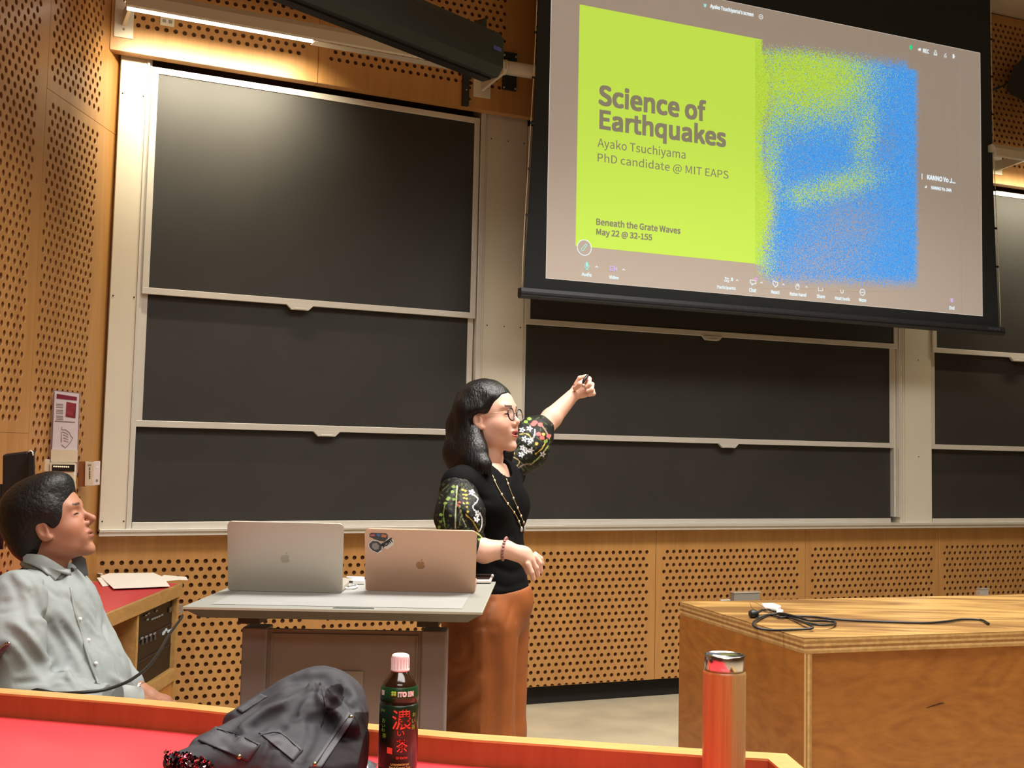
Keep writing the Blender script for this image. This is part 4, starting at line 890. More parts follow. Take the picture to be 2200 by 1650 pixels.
# return arm of the rim at the right end, coming toward the viewer
oe = PZ(1690, 1619, rimz)[:2]; ie = PZ(1650, 1630, rimz)[:2]
o_ = list(o_)+[oe+(PZ(1745, 1665, rimz)[:2]-oe)*t for t in (.5, 1, 2, 3)]
i_ = list(i_)+[ie+(PZ(1695, 1668, rimz)[:2]-ie)*t for t in (.5, 1, 2, 3)]
n = min(len(o_), len(i_)); o_ = o_[:n]; i_ = i_[:n]
near = [np.array([p[0]*.55-.1, 1.05]) for p in i_]
dk_ = thing('curved_desk', (-.2, 1.7, 0), 'curved red topped lecture desk with pale wood rim in the foreground', 'desk')
rimw = wood('pale_rim_edge', 'b88a4a', 'd0a868', stretch=(5, 40, 40), rough=.45, contrast=(.3, .7)); rimf = wood('orange_rim_face', '86421f', 'a2582c', stretch=(12, 12, 1.5), rough=.35, coat=.3, contrast=(.25, .8))
g = G(); fs = []
vs = [(*a, rimz) for a in o_]+[(*a, rimz) for a in i_]+[(*a, rimz-.004) for a in i_]+[(*a, rimz-.004) for a in o_]
for k in range(n-1): fs += [(k, n+k, n+k+1, k+1), (n+k, 2*n+k, 2*n+k+1, n+k+1), (3*n+k, k, k+1, 3*n+k+1)]
part('rim_top', G().add(vs, fs), rimw, dk_)
vs = [(*a, rimz-.004) for a in i_]+[(*a, surfz-.03) for a in i_]; part('rim_face', G().add(vs, [(k, n+k, n+k+1, k+1) for k in range(n-1)]), rimf, dk_)
vs = [(*a, rimz-.004) for a in o_]+[(*a, .05) for a in o_]; part('front_panel', G().add(vs, [(k, k+1, n+k+1, n+k) for k in range(n-1)]), M['plain'], dk_)
m_ = n-4
vs = [(*a, surfz) for a in i_[:m_+2]]+[(*a, surfz) for a in near[:m_+2]]; q = m_+2
vs += [(x, y, surfz-.03) for x, y, _ in vs]
fs = [(k, q+k, q+k+1, k+1) for k in range(q-1)]+[(2*q+k, 2*q+k+1, 3*q+k+1, 3*q+k) for k in range(q-1)]+[(q+k, 3*q+k, 3*q+k+1, q+k+1) for k in range(q-1)]
redf = mat('bright_red_laminate', 'f0484f', .3, var=.03, scale=3, coat=.1)
part('red_surface', G().add(vs, fs), redf, dk_)
for x in (-.9, .1): part('support', G().box((x, 1.3, 0), (x+.04, 1.95, surfz-.031)), M['plain'], dk_)
# ---- tea bottle
bx_, by_ = PY(858, 1500, 1.99)[0], 1.99
zt_ = PY(864, 1405, 1.99)[2]; zb_ = surfz+.001; Hb = zt_-zb_
Sb = .0332
t = thing('tea_bottle', (bx_, by_, zb_), 'green labelled tea bottle with white cap standing on the red desk', 'bottle')
def bz(py): return PY(864, py, 1.99)[2]-zb_
teab = mat('tea_bottle_plastic', '2a1a0c', .08, coat=.6, var=.02); lab = mat('label_green', '12401f', .35, coat=.2, var=.05, scale=30); labd = mat('label_dark_green', '0d2a18', .35, coat=.2, var=.1, scale=40)
W_ = lambda px: px*1.99/FPX/2*1.0
part('bottle_body', G().lathe([(.02, 0), (.031, .004), (.0325, .012), (.0325, bz(1640)), (W_(80), bz(1625)), (W_(80), bz(1518)), (W_(76), bz(1500)), (W_(76), bz(1488)), (W_(74), bz(1470)), (W_(62), bz(1458)), (W_(46), bz(1448)), (W_(36), bz(1440)), (.0125, bz(1438)), (.0125, bz(1410))], (bx_, by_, zb_), 40), teab, t)
cap = part('cap', G().lathe([(W_(38), bz(1441)), (W_(40), bz(1440)), (W_(40), bz(1436)), (W_(37.5), bz(1435)), (W_(37.5), bz(1411)), (W_(36), bz(1407)), (W_(30), bz(1405))], (bx_, by_, zb_), 36), mat('cap_white', 'ecdfdc', .35, var=.02), t)
for k in range(18):
    an = 2*math.pi*k/18; part('cap_ridge', G().box((bx_+math.cos(an)*W_(37.6)-.0006, by_+math.sin(an)*W_(37.6)-.0006, zb_+bz(1433)), (bx_+math.cos(an)*W_(37.6)+.0006, by_+math.sin(an)*W_(37.6)+.0006, zb_+bz(1413))), mat('cap_white2', 'e2d4d2', .4, var=.02) if k == 0 else bpy.data.materials['cap_white2'], cap)
part('shoulder_label', G().lathe([(W_(81), bz(1503)), (W_(81), bz(1490)), (W_(78), bz(1474)), (W_(66), bz(1463))], (bx_, by_, zb_), 40), lab, t)
part('shoulder_band', G().lathe([(W_(66.5), bz(1463)), (W_(64), bz(1460))], (bx_, by_, zb_), 40), mat('label_yellow', 'd8dc50', .4), t)
part('main_label', G().lathe([(W_(82.5), bz(1642)), (W_(82.5), bz(1512)), (W_(80), bz(1508))], (bx_, by_, zb_), 40), labd, t)
def cyl(r):   # label coordinates: a = metres round from the centre line (right positive), c = height
    return lambda a, c: np.array([bx_+r*math.sin(a/r), by_-r*math.cos(a/r), zb_+c])
def lpx(x): return (x-861)*1.99/FPX
rc = W_(83.6); lw_ = mat('label_white', 'f0efe6', .4, var=.02); lrd = mat('label_red', 'e8503c', .4, var=.03); lgr = mat('label_leaf', '9cc83c', .4); lpn = mat('label_panel_brown', '2c2618', .4)
def curved(s, x0, x1, yb, yc, m, bold=.02, r=None, nm='lettering'):
    part(nm, text_on(cyl(r or rc), s, math.asin(max(-.99, min(.99, lpx(x0)/rc)))*rc, math.asin(max(-.99, min(.99, lpx(x1)/rc)))*rc, bz(yb), bz(yc), bold), m, t)
curved('ITO EN', 861, 893, 1488, 1479, lw_, .03, rc-.0003); curved('EN', 826, 832, 1487, 1478.5, lw_, .03, rc-.0003)
for dx, dy in ((-2.6, 2.4), (2.6, 2.4), (-2.6, -2.4), (2.6, -2.4)):
    c0 = cyl(rc)(lpx(852.5+dx), bz(1482.5-dy)); part('clover_leaf', G().ball(c0, (.0024, .0006, .0021), 8, 6), lgr, t)
g = G(); f_ = cyl(rc-.0006); 
for i in range(6):
    a0 = lpx(846+i*5.2); a1 = lpx(846+(i+1)*5.2); g.add([f_(a0, bz(1616)), f_(a1, bz(1616)), f_(a1, bz(1512)), f_(a0, bz(1512))], [(0, 1, 2, 3)])
part('label_panel', g, lpn, t)
curved('濃', 851, 889, 1560-2, 1513+3, lrd, .005, rc+.0001, 'kanji'); curved('い', 862, 877, 1571, 1560, lrd, .006, rc+.0001, 'kana'); curved('茶', 861, 884, 1606, 1578, lrd, .005, rc+.0001, 'kanji')
part('red_seal', G().poly([cyl(rc)(lpx(a), bz(c)) for a, c in ((841, 1609), (853, 1610), (853, 1597), (841, 1596))]), lrd, t)
curved('Unsweetened', 850, 888, 1634, 1629, mat('label_gold', 'c8b860', .4), .01); curved('Bold Green Tea', 847, 890, 1642, 1636, bpy.data.materials['label_gold'], .01); curved('Oi Ocha', 861, 884, 1620, 1615, lrd, .01)
curved('お', 826, 835, 1523, 1517, lgr, .0); curved('お', 829, 836, 1546, 1537, lgr, .0); curved('い', 829, 836, 1556, 1549, lgr, .0); curved('お', 828, 836, 1565, 1558, lgr, .0); curved('茶', 830, 839, 1578, 1568, lgr, .0)
curved('お', 892, 897.5, 1532, 1524, lgr, .0); curved('い', 891, 897, 1546, 1538, lgr, .0); curved('茶', 890, 897, 1560, 1550, lgr, .0)
# ---- flask
fx, fy = PY(1556, 1500, 1.97)[0], 1.97
def fz(py): return PY(1555, py, 1.97)[2]
wf_ = 1.97/FPX/2
t = thing('bamboo_flask', (fx, fy, surfz+.001), 'tall tan bamboo flask with painted orange desk reflection and steel lid in the foreground right', 'flask')
bam_red_refl = wood('bamboo', 'a85c2e', 'c87c44', stretch=(70, 70, 1.5), rough=.35, coat=.25, contrast=(.3, .7)); stl = mat('brushed_steel', 'c4bcb8', .18, 1., var=.04, scale=20)  # orange tone paints the red desk's reflection into the bamboo
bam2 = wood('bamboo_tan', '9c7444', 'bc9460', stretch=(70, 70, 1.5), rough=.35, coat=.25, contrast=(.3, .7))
prof = [(.036, 0), (44.5*wf_*2, .002), (45*wf_*2, .01), (45*wf_*2, fz(1446)-surfz-.001), (44*wf_*2, fz(1442)-surfz-.001), (42*wf_*2, fz(1441)-surfz)]
def arcl(a0, a1, n=12):
    g = G(); vs = [(fx+r*math.cos(a), fy+r*math.sin(a), surfz+.001+h) for r, h in prof for a in np.linspace(a0, a1, n+1)]
    return g.add(vs, [(i*(n+1)+k, i*(n+1)+k+1, (i+1)*(n+1)+k+1, (i+1)*(n+1)+k) for i in range(len(prof)-1) for k in range(n)], True)
for k, (a0, a1) in enumerate(((-170, -112), (-112, -80), (-80, -30), (-30, 30), (30, 110), (110, 190))): part('bamboo_arc', arcl(R(a0), R(a1)), bam_red_refl if k in (0, 1, 5) else bam2, t)
part('lid', G().lathe([(42.5*wf_*2, fz(1444)), (42.8*wf_*2, fz(1410)), (42*wf_*2, fz(1406)), (40*wf_*2, fz(1405)), (38.5*wf_*2, fz(1405.5)), (37.5*wf_*2, fz(1407)), (0.0005, fz(1407.5))], (fx, fy, 0), 64), stl, t)
# ---- small crumpled wrapper in front of the jacket
wx = PZ(757, 1650, surfz)
g = G(); g.grid(12, 8, lambda u, v: (wx[0]+(u-.5)*.085, wx[1]+(v-.5)*.05, surfz+.003+.022*math.sin(math.pi*u)*math.sin(math.pi*v)*(1+.35*math.sin(u*23)*math.cos(v*17))))
tag(part('wrapper', g, mat('shiny_wrapper', '6a7478', .12, .4, var=.5, scale=60)), 'shiny crumpled wrapper at the bottom edge between jacket and bottle', 'wrapper')
# ================================================================ smooth solids (distance fields meshed with surface nets)
def snet(fn, lo, hi, h):
    lo = np.array(lo, float); nx, ny, nz = [int(math.ceil((b-a)/h))+1 for a, b in zip(lo, hi)]
    xs = [(lo[i]+h*np.arange(k)).astype(np.float32) for i, k in enumerate((nx, ny, nz))]
    X, Y, Z = np.meshgrid(*xs, indexing='ij'); F = fn(X, Y, Z).astype(np.float32)
    F[0] = F[-1] = 1; F[:, 0] = F[:, -1] = 1; F[:, :, 0] = F[:, :, -1] = 1
    S = F < 0; cnt = np.zeros((nx-1, ny-1, nz-1), np.int8)
    sl = lambda A, i, j, k: A[i:nx-1+i, j:ny-1+j, k:nz-1+k]
    for i in (0, 1):
        for j in (0, 1):
            for k in (0, 1): cnt += sl(S, i, j, k)
    mask = (cnt > 0) & (cnt < 8); I = np.argwhere(mask); idx = np.full(mask.shape, -1, np.int64); idx[mask] = np.arange(len(I))
    acc = np.zeros((len(I), 3)); n = np.zeros(len(I)); a, b, c = I.T
    for (i, j, k), (p, q, r) in [((i, j, k), (p, q, r)) for i in (0, 1) for j in (0, 1) for k in (0, 1) for p, q, r in ((1, 0, 0), (0, 1, 0), (0, 0, 1)) if i+p < 2 and j+q < 2 and k+r < 2]:
        f0 = F[a+i, b+j, c+k]; f1 = F[a+i+p, b+j+q, c+k+r]; m = (f0 < 0) != (f1 < 0); t = np.where(m, f0/(f0-f1+1e-20), 0)
        acc[:, 0] += m*(i+p*t); acc[:, 1] += m*(j+q*t); acc[:, 2] += m*(k+r*t); n += m
    V = lo+(I+acc/n[:, None])*h; Q = []
    for ax in range(3):
        d = [0, 0, 0]; d[ax] = 1; s0 = S[:nx-d[0], :ny-d[1], :nz-d[2]]; s1 = S[d[0]:, d[1]:, d[2]:]
        E = np.argwhere(s0 != s1); fl = s0[tuple(E.T)]; u, v = [(1, 2), (2, 0), (0, 1)][ax]
        ok = (E[:, u] > 0) & (E[:, v] > 0) & (E[:, u] < mask.shape[u]) & (E[:, v] < mask.shape[v]); E = E[ok]; fl = fl[ok]
        def cell(du, dv): e = E.copy(); e[:, u] -= du; e[:, v] -= dv; return idx[tuple(e.T)]
        q = np.stack([cell(1, 1), cell(0, 1), cell(0, 0), cell(1, 0)], 1); q[~fl] = q[~fl][:, ::-1]; Q.append(q)
    return V, np.concatenate(Q)
def smin(a, b, k):
    h = np.clip(.5+.5*(b-a)/k, 0, 1); return b*(1-h)+a*h-k*h*(1-h)
def smax(a, b, k): return -smin(-a, -b, k)
def ell(X, Y, Z, c, r):
    x, y, z = (X-c[0]), (Y-c[1]), (Z-c[2]); k0 = np.sqrt((x/r[0])**2+(y/r[1])**2+(z/r[2])**2); k1 = np.sqrt((x/r[0]**2)**2+(y/r[1]**2)**2+(z/r[2]**2)**2)+1e-9; return k0*(k0-1)/k1
def cone(X, Y, Z, a, b, r1, r2):
    a = np.array(a, float); d = np.array(b, float)-a; L2 = d@d+1e-12; t = np.clip(((X-a[0])*d[0]+(Y-a[1])*d[1]+(Z-a[2])*d[2])/L2, 0, 1)
    return np.sqrt((X-a[0]-t*d[0])**2+(Y-a[1]-t*d[1])**2+(Z-a[2]-t*d[2])**2)-(r1+(r2-r1)*t)
def chain(X, Y, Z, pts, rs, k=.01):
    F = None
    for i in range(len(pts)-1):
        d = cone(X, Y, Z, pts[i], pts[i+1], rs[i], rs[i+1]); F = d if F is None else smin(F, d, k)
    return F
def groove(F, X, Y, Z, P, w, dep):    # a valley (dep>0) or a ridge (dep<0) along a line of points lying on the surface
    P = np.array(P, float); lo_, hi_ = P.min(0)-2.6*w, P.max(0)+2.6*w
    m = (X > lo_[0]) & (X < hi_[0]) & (Y > lo_[1]) & (Y < hi_[1]) & (Z > lo_[2]) & (Z < hi_[2])
    if not m.any(): return F
    x, y, z = X[m], Y[m], Z[m]; D = None
    n = len(P)
    for k in range(n-1):
        d = cone(x, y, z, P[k], P[k+1], 0, 0); D = d if D is None else np.minimum(D, d)
    e = np.minimum(1, np.minimum(np.sqrt((x-P[0][0])**2+(y-P[0][1])**2+(z-P[0][2])**2), np.sqrt((x-P[-1][0])**2+(y-P[-1][1])**2+(z-P[-1][2])**2))/(1.6*w)+.25)
    F = F.copy(); F[m] += dep*e*np.exp(-(D/w)**2); return F
def folds(fn, L, Y0, Y1):
    out = []
    for pts, w, d in L: out.append((hit(fn, smooth(pts, 3), Y0, Y1), w, d))
    return out
def folded(fn, L, Y0, Y1, fine=None):
    gl_ = folds(fn, L, Y0, Y1)
    def f(X, Y, Z):
        F = fn(X, Y, Z)
        for P, w, d in gl_: F = groove(F, X, Y, Z, P, w, d)
        return F+fine(X, Y, Z) if fine else F
    return f
def loc(X, Y, Z, o, Rm, s=1.):
    x, y, z = X-o[0], Y-o[1], Z-o[2]; return [(Rm[0][i]*x+Rm[1][i]*y+Rm[2][i]*z)/s for i in range(3)]
def smesh(name, fn, lo, hi, h, m, parent, colf=None, xform=None, extra=None):
    V, Q = snet(fn, lo, hi, h)
    parts = [(V, Q)]
    if extra:
        for e in extra: parts.append(e)
    off = 0; VV = []; QQ = []
    for v, q in parts: VV.append(v); QQ.append(q+off); off += len(v)
    V = np.concatenate(VV); Q = np.concatenate(QQ)
    col = colf(V) if colf else None
    W = xform(V) if xform else V
    return _mk(name, W, Q.tolist(), [True]*len(Q), m, parent, None, 0, col)
def hit(fn, pix, Y0, Y1, n=80):
    """first point of a solid on each pixel ray between depths Y0 and Y1"""
    out = []; pix = np.array(pix, float); Ys = np.linspace(Y0, Y1, n); r = np.array([ray(x, y) for x, y in pix]); r = r/r[:, 1:2]
    P = np.array([0, 0, HC])+r[:, None, :]*Ys[None, :, None]; F = fn(P[..., 0], P[..., 1], P[..., 2])
    for i in range(len(pix)):
        k = np.argmax(F[i] < 0)
        if F[i][k] >= 0: k = int(np.argmin(F[i])); out.append(P[i, k]); continue
        if k == 0: out.append(P[i, 0]); continue
        t = F[i][k-1]/(F[i][k-1]-F[i][k]); out.append(P[i, k-1]*(1-t)+P[i, k]*t)
    return np.array(out)
CAMP = np.array([0, 0, HC])
def lifted(P, d): v = CAMP-P; return P+v/np.linalg.norm(v, axis=1)[:, None]*d
def drape(name, fn, quad, Y0, Y1, nu, nv, lift, m, parent, th=.0015, rd=0):
    q = np.array(quad, float); pix = [(q[0]*(1-u)*(1-v)+q[1]*u*(1-v)+q[2]*u*v+q[3]*(1-u)*v) for v in np.linspace(0, 1, nv+1) for u in np.linspace(0, 1, nu+1)]
    P = hit(fn, pix, Y0, Y1); A = lifted(P, lift); B = lifted(P, lift-th-.002); n = len(A); f = []
    for j in range(nv):
        for i in range(nu):
            a = j*(nu+1)+i; f.append((a, a+nu+1, a+nu+2, a+1)); f.append((n+a, n+a+1, n+a+nu+2, n+a+nu+1))
    for i in range(nu): a = i; f.append((a, a+1, n+a+1, n+a)); a = nv*(nu+1)+i; f.append((a+1, a, n+a, n+a+1))
    for j in range(nv): a = j*(nu+1); f.append((a+nu+1, a, n+a, n+a+nu+1)); a += nu; f.append((a, a+nu+1, n+a+nu+1, n+a))
    return part(name, G().add(list(A)+list(B), f, True), m, parent)
def wob(X, Y, Z, s, seed=0):
    r = np.random.RandomState(seed); F = 0
    for k in range(5):
        d = r.randn(3); d /= np.linalg.norm(d); F = F+np.sin((X*d[0]+Y*d[1]+Z*d[2])*s*(1+.6*k)+r.rand()*6+1.5*np.sin((X*d[1]-Z*d[0])*s*.5+k))/(1+.6*k)
    return F*.4
# ================================================================ head
def rot(f, pitch, roll=0.):
    f = np.array([f[0], f[1], 0.]); f /= np.linalg.norm(f); up = np.array([0, 0, 1.]); fx = f*math.cos(pitch)+up*math.sin(pitch); uz = -f*math.sin(pitch)+up*math.cos(pitch); ly = np.cross(uz, fx)
    ly2 = ly*math.cos(roll)+uz*math.sin(roll); uz2 = uz*math.cos(roll)-ly*math.sin(roll)
    return np.stack([fx, ly2, uz2], 1)     # columns: forward, left, up
def headf(x, y, z, male=False, smile=0.):
    ay = np.abs(y); E = ell; k = .02
    F = E(x, y, z, (-.012, 0, .048), (.094, .073, .083))
    F = smin(F, E(x, y, z, (.032, 0, .02), (.058, .060, .075)), .03)
    F = smin(F, E(x, y, z, (.030, 0, -.045), (.052, .050 if male else .046, .055)), .03)
    F = smin(F, E(x, ay, z, (.012, .040, -.045), (.035, .020, .035)), .03)           # jaw angle
    F = smin(F, E(x, ay, z, (.052, .032, -.022), (.028, .026, .026)), .022)          # cheeks
    if smile: F = smin(F, E(x, ay, z, (.062, .030, -.036), (.018, .018, .016)), .014)
    F = smin(F, E(x, y, z, (.068, 0, -.092), (.019, .020, .017)), .022)               # chin
    F = smin(F, E(x, y, z, (.072, 0, -.055), (.020, .026, .022)), .018)               # muzzle
    F = smin(F, E(x, ay, z, (.074, .024, .034), (.014, .024, .009)), .016)            # brow
    # nose
    F = smin(F, cone(x, y, z, (.080, 0, .018), (.100 if not male else .108, 0, -.016), .006, .0085), .010)
    F = smin(F, cone(x, y, z, (.098 if not male else .106, 0, -.018), (.096, 0, -.024), .0082, .008), .006)
    F = smin(F, E(x, ay, z, (.088, .012, -.024), (.010, .007, .007)), .006)
    F = smax(F, -E(x, ay, z, (.094, .0065, -.033), (.006, .0035, .003)), .003)
    # eye sockets, lids
    F = smax(F, -E(x, ay, z, (.094, .031, .012), (.014, .018, .011)), .012)
    F = smin(F, E(x, ay, z, (.070, .031, .010), (.0135, .0155, .0125)), .005)
    F = smax(F, -E(x, ay, z, (.087, .031, .0085), (.010, .0125, .0018)), .002)
    # lips
    F = smin(F, E(x, y, z, (.086, 0, -.0475), (.0095, .023, .0052)), .005)
    F = smin(F, E(x, y, z, (.084, 0, -.0620), (.0095, .020, .0060)), .005)
    op = .0014+.0042*smile
    F = smax(F, -E(x, y, z, (.094, 0, -.0545+.0*ay), (.012, .0215, op)), .002)
    F = smax(F, -E(x, y, z, (.093, 0, -.0745), (.010, .020, .006)), .008)
    # ears
    e = E(x, ay, z, (-.006, .073, -.002), (.017, .0085, .031)); e = smax(e, -E(x, ay, z, (-.003, .083, .002), (.009, .008, .018)), .005)
    e = smin(e, E(x, ay, z, (.004, .071, -.026), (.008, .006, .008)), .006)
    F = smin(F, e, .008)
    return F
def headcol(v, skin, lip, brow, lash=(.015, .01, .01)):
    x, y, z = v.T; ay = np.abs(y); c = np.tile(np.array(skin), (len(v), 1))
    def put(m, col, a=1.): m = np.clip(m*a, 0, 1)[:, None]; c[:] = c*(1-m)+np.array(col)*m
    put(np.exp(-(((x-.06)/.03)**2+((ay-.042)/.02)**2+((z+.025)/.022)**2)), (skin[0]*1.03, skin[1]*.74, skin[2]*.68), .38)
    put(np.exp(-(((x-.1)/.02)**2+(y/.014)**2+((z+.022)/.012)**2)), (skin[0]*1.0, skin[1]*.8, skin[2]*.76), .35)
    lipm = (x > .072) & (z < -.0430-.10*ay) & (z > -.0672+.16*ay) & (ay < .022); put(lipm*1., lip)
    put(((x > .07) & (np.abs(z+.0545) < .0026) & (x < .088) & (ay < .019))*1., (.10, .02, .02))
    put(((x > .062) & (np.abs(z-.0345-.06*(ay-.03)) < .0035) & (ay > .014) & (ay < .046))*1., brow, .85)
    put(((x > .06) & (np.abs(z-.0095+.25*(ay-.03)*0) < .0024) & (ay > .018) & (ay < .045))*1., lash, .9)
    return c.astype(np.float32)
# ================================================================ jacket heaped on the desk
J = lambda x, y, Y: PY(x, y, Y)
def jackf(X, Y, Z):
    c = lambda px, py, Yd, r: ell(X, Y, Z, J(px, py, Yd), r)
    F = c(690, 1500, 2.08, (.070, .09, .045))
    F = smin(F, c(665, 1560, 2.05, (.10, .13, .075)), .04)
    F = smin(F, cone(X, Y, Z, J(690, 1480, 2.08), J(520, 1560, 2.0), .030, .030), .03)
    F = smin(F, cone(X, Y, Z, J(640, 1540, 1.98), J(440, 1612, 1.88), .045, .025), .04)
    F = smin(F, cone(X, Y, Z, J(560, 1620, 1.86), J(400, 1645, 1.82), .035, .018), .04)
    F = smin(F, cone(X, Y, Z, J(740, 1560, 2.0), J(770, 1620, 1.92), .032, .022), .03)
    F = smin(F, c(680, 1640, 1.9, (.10, .10, .045)), .04)
    F = smin(F, cone(X, Y, Z, J(700, 1490, 1.98), J(750, 1560, 1.9), .018, .016), .02)
    F = smin(F, cone(X, Y, Z, J(400, 1640, 1.84), J(366, 1640, 1.83), .018, .012), .02)
    return smax(F, surfz+.003-Z, .008)
jz = lambda L: [[(340+x/2.592, 1420+y/2.592) for x, y in P] for P in L]
jl = [(p, .010, .014) for p in jz([[(390, 370), (560, 240), (700, 180), (780, 130)], [(520, 420), (600, 330), (720, 260), (790, 180)], [(740, 290), (790, 200), (850, 150)]])]
jl += [(p, .008, -.007) for p in jz([[(370, 330), (560, 200), (720, 110), (850, 70)], [(440, 380), (600, 270), (720, 240)], [(760, 310), (850, 130), (870, 125)], [(870, 130), (930, 240), (1010, 290)]])]
jl += [(p, .008, .010) for p in jz([[(860, 330), (900, 320), (990, 320)], [(860, 340), (850, 430), (780, 560)], [(560, 440), (610, 390), (680, 370)], [(930, 230), (1000, 240), (1060, 290)], [(920, 150), (960, 220)]])]
jl += [(p, .006, .005) for p in jz([[(480, 590), (540, 520), (570, 460)], [(330, 420), (380, 480), (400, 540)], [(230, 420), (330, 400), (420, 420)], [(560, 360), (660, 300)], [(640, 360), (760, 300)], [(600, 570), (640, 480), (700, 470)], [(400, 470), (440, 400)]])]
jl += [(p, .014, -.010) for p in jz([[(800, 80), (960, 70), (1040, 110), (1080, 200), (1090, 270)], [(1000, 120), (1060, 200)]])]+[(p, .016, .014) for p in jz([[(900, 140), (1000, 160), (1060, 240)], [(780, 110), (900, 110)]])]
jackb = jackf; jackf = folded(jackb, jl, 1.70, 2.19, lambda X, Y, Z: .0012*wob(X, Y, Z, 70, 3)+.0008*wob(X, Y, Z, 160, 5))
lo = (J(345, 1600, 1.85)[0], 1.68, surfz); hi = (J(815, 1500, 2.1)[0], 2.19, .99)
jt = thing('jacket', (J(620, 1600, 1.95)[0], 1.95, surfz+.003), 'dark grey jacket with pockets and sequined cuff heaped on the red desk', 'jacket')
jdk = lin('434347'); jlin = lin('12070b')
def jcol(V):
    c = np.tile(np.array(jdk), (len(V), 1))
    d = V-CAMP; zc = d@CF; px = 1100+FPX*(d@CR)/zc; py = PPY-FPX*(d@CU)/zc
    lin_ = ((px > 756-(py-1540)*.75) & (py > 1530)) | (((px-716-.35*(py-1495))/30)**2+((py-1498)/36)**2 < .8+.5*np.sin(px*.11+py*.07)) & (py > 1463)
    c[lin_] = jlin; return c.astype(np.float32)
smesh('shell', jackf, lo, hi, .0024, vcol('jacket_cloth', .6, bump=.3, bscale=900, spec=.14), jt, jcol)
jm = mat('jacket_flap', '45454a', .6, var=.05, bump=.3, bscale=900); seam = mat('stitching', '1e1e22', .7)
D0, D1 = 1.70, 2.19
fl = drape('pocket_flap', jackf, ((556, 1574), (600, 1567), (652, 1611), (630, 1634)), D0, D1, 14, 10, .004, jm, jt)
drape('pocket_flap', jackf, ((463, 1560), (560, 1598), (533, 1636), (425, 1590)), D0, D1, 14, 10, .004, jm, jt)
drape('placket', jackf, ((748, 1528), (763, 1540), (690, 1650), (662, 1650)), D0, D1, 5, 18, .004, mat('jacket_placket', '4c4c51', .55, var=.05, bump=.3, bscale=900), jt)
drape('waist_band', jackf, ((560, 1490), (575, 1496), (520, 1532), (508, 1524)), D0, D1, 4, 10, .003, jm, jt)
def stitch(P, n=10):
    P = np.array(smooth(P, 3)); H_ = lifted(hit(jackf, P, D0, D1), .0055); part('stitching', G().tube(list(H_), .0008, 5), seam, jt)
stitch([(560, 1580), (600, 1574), (645, 1612)]); stitch([(466, 1566), (510, 1578), (555, 1600)]); stitch([(430, 1592), (480, 1612), (528, 1630)]); stitch([(752, 1535), (720, 1580), (680, 1640)]); stitch([(690, 1480), (700, 1520), (690, 1560)])
for x, y in ((514, 1626), (754, 1541), (676, 1642)):
    p = lifted(hit(jackf, [(x, y)], D0, D1), .006)[0]; part('snap_button', G().lathe([(.0035, 0), (.0035, .0012), (.0012, .0014)], p, 14, axis=CAMP-p), mat('snap_brass', 'a89a70', .25, .9), jt)
g = G(); rr = np.random.RandomState(5); pix = [(354+rr.rand()*105, 0) for _ in range(480)]; pix = [(x, 1612+(x-355)*.27-8*math.sin((x-355)/33.)+ (rr.rand()**.8)*(44-(x-355)*.1)) for x, _ in pix]
Hq = lifted(hit(jackf, pix, 1.66, 2.19), .004); 
mats = {0: mat('sequin_red', 'a02030', .15, .8, var=.5, scale=300), 1: mat('sequin_dark', '24161a', .15, .7), 2: mat('sequin_silver', 'd8c8c8', .12, .9)}
for k, mm in mats.items():
    g = G()
    for i, p in enumerate(Hq):
        if (i*7 % 10) in ((0, 1, 2), (3, 4, 5, 6, 7), (8, 9))[k]:
            u = rr.randn(3); u /= np.linalg.norm(u); v = np.cross(u, rr.randn(3)); v /= np.linalg.norm(v); r_ = .0026
            g.poly([p+(u*math.cos(a)+v*math.sin(a))*r_ for a in (0, 1.05, 2.1, 3.14, 4.19, 5.24)])
    o = part('sequins', g, mm, jt); o['kind'] = 'stuff'

# ================================================================ standing woman
WY = 3.55
def wp(x, y, d=0.): return PY(x, y, WY+d)
RW = rot((.906, -.423), R(9), R(-2)); OW = wp(1051, 905); SW = .93
def to_w(v): return OW+(v*SW)@RW.T
NB1, NB2 = wp(1050, 985, .0), wp(1042, 1022, .0)
skW = lin('dcae98'); wskin = vcol('skin_fair', .5, sss=.12, spec=.35, bump=.05, bscale=1200)
wo = thing('person', (OW[0], WY, 0), 'standing woman in black vest, floral sleeves and orange trousers pointing at the screen', 'person')
def whead(X, Y, Z): return smin(headf(X, Y, Z, False, 1.), chain(X, Y, Z, [(-.02, 0, -.06), tuple((NB1-OW)@RW/SW), tuple((NB2-OW)@RW/SW)], [.047, .046, .056], .01), .018)
V1, Q1 = snet(whead, (-.12, -.095, -.2), (.125, .095, .145), .0022)
c1 = headcol(V1, skW, lin('b4685e'), (.03, .02, .018)); V1w = to_w(V1)
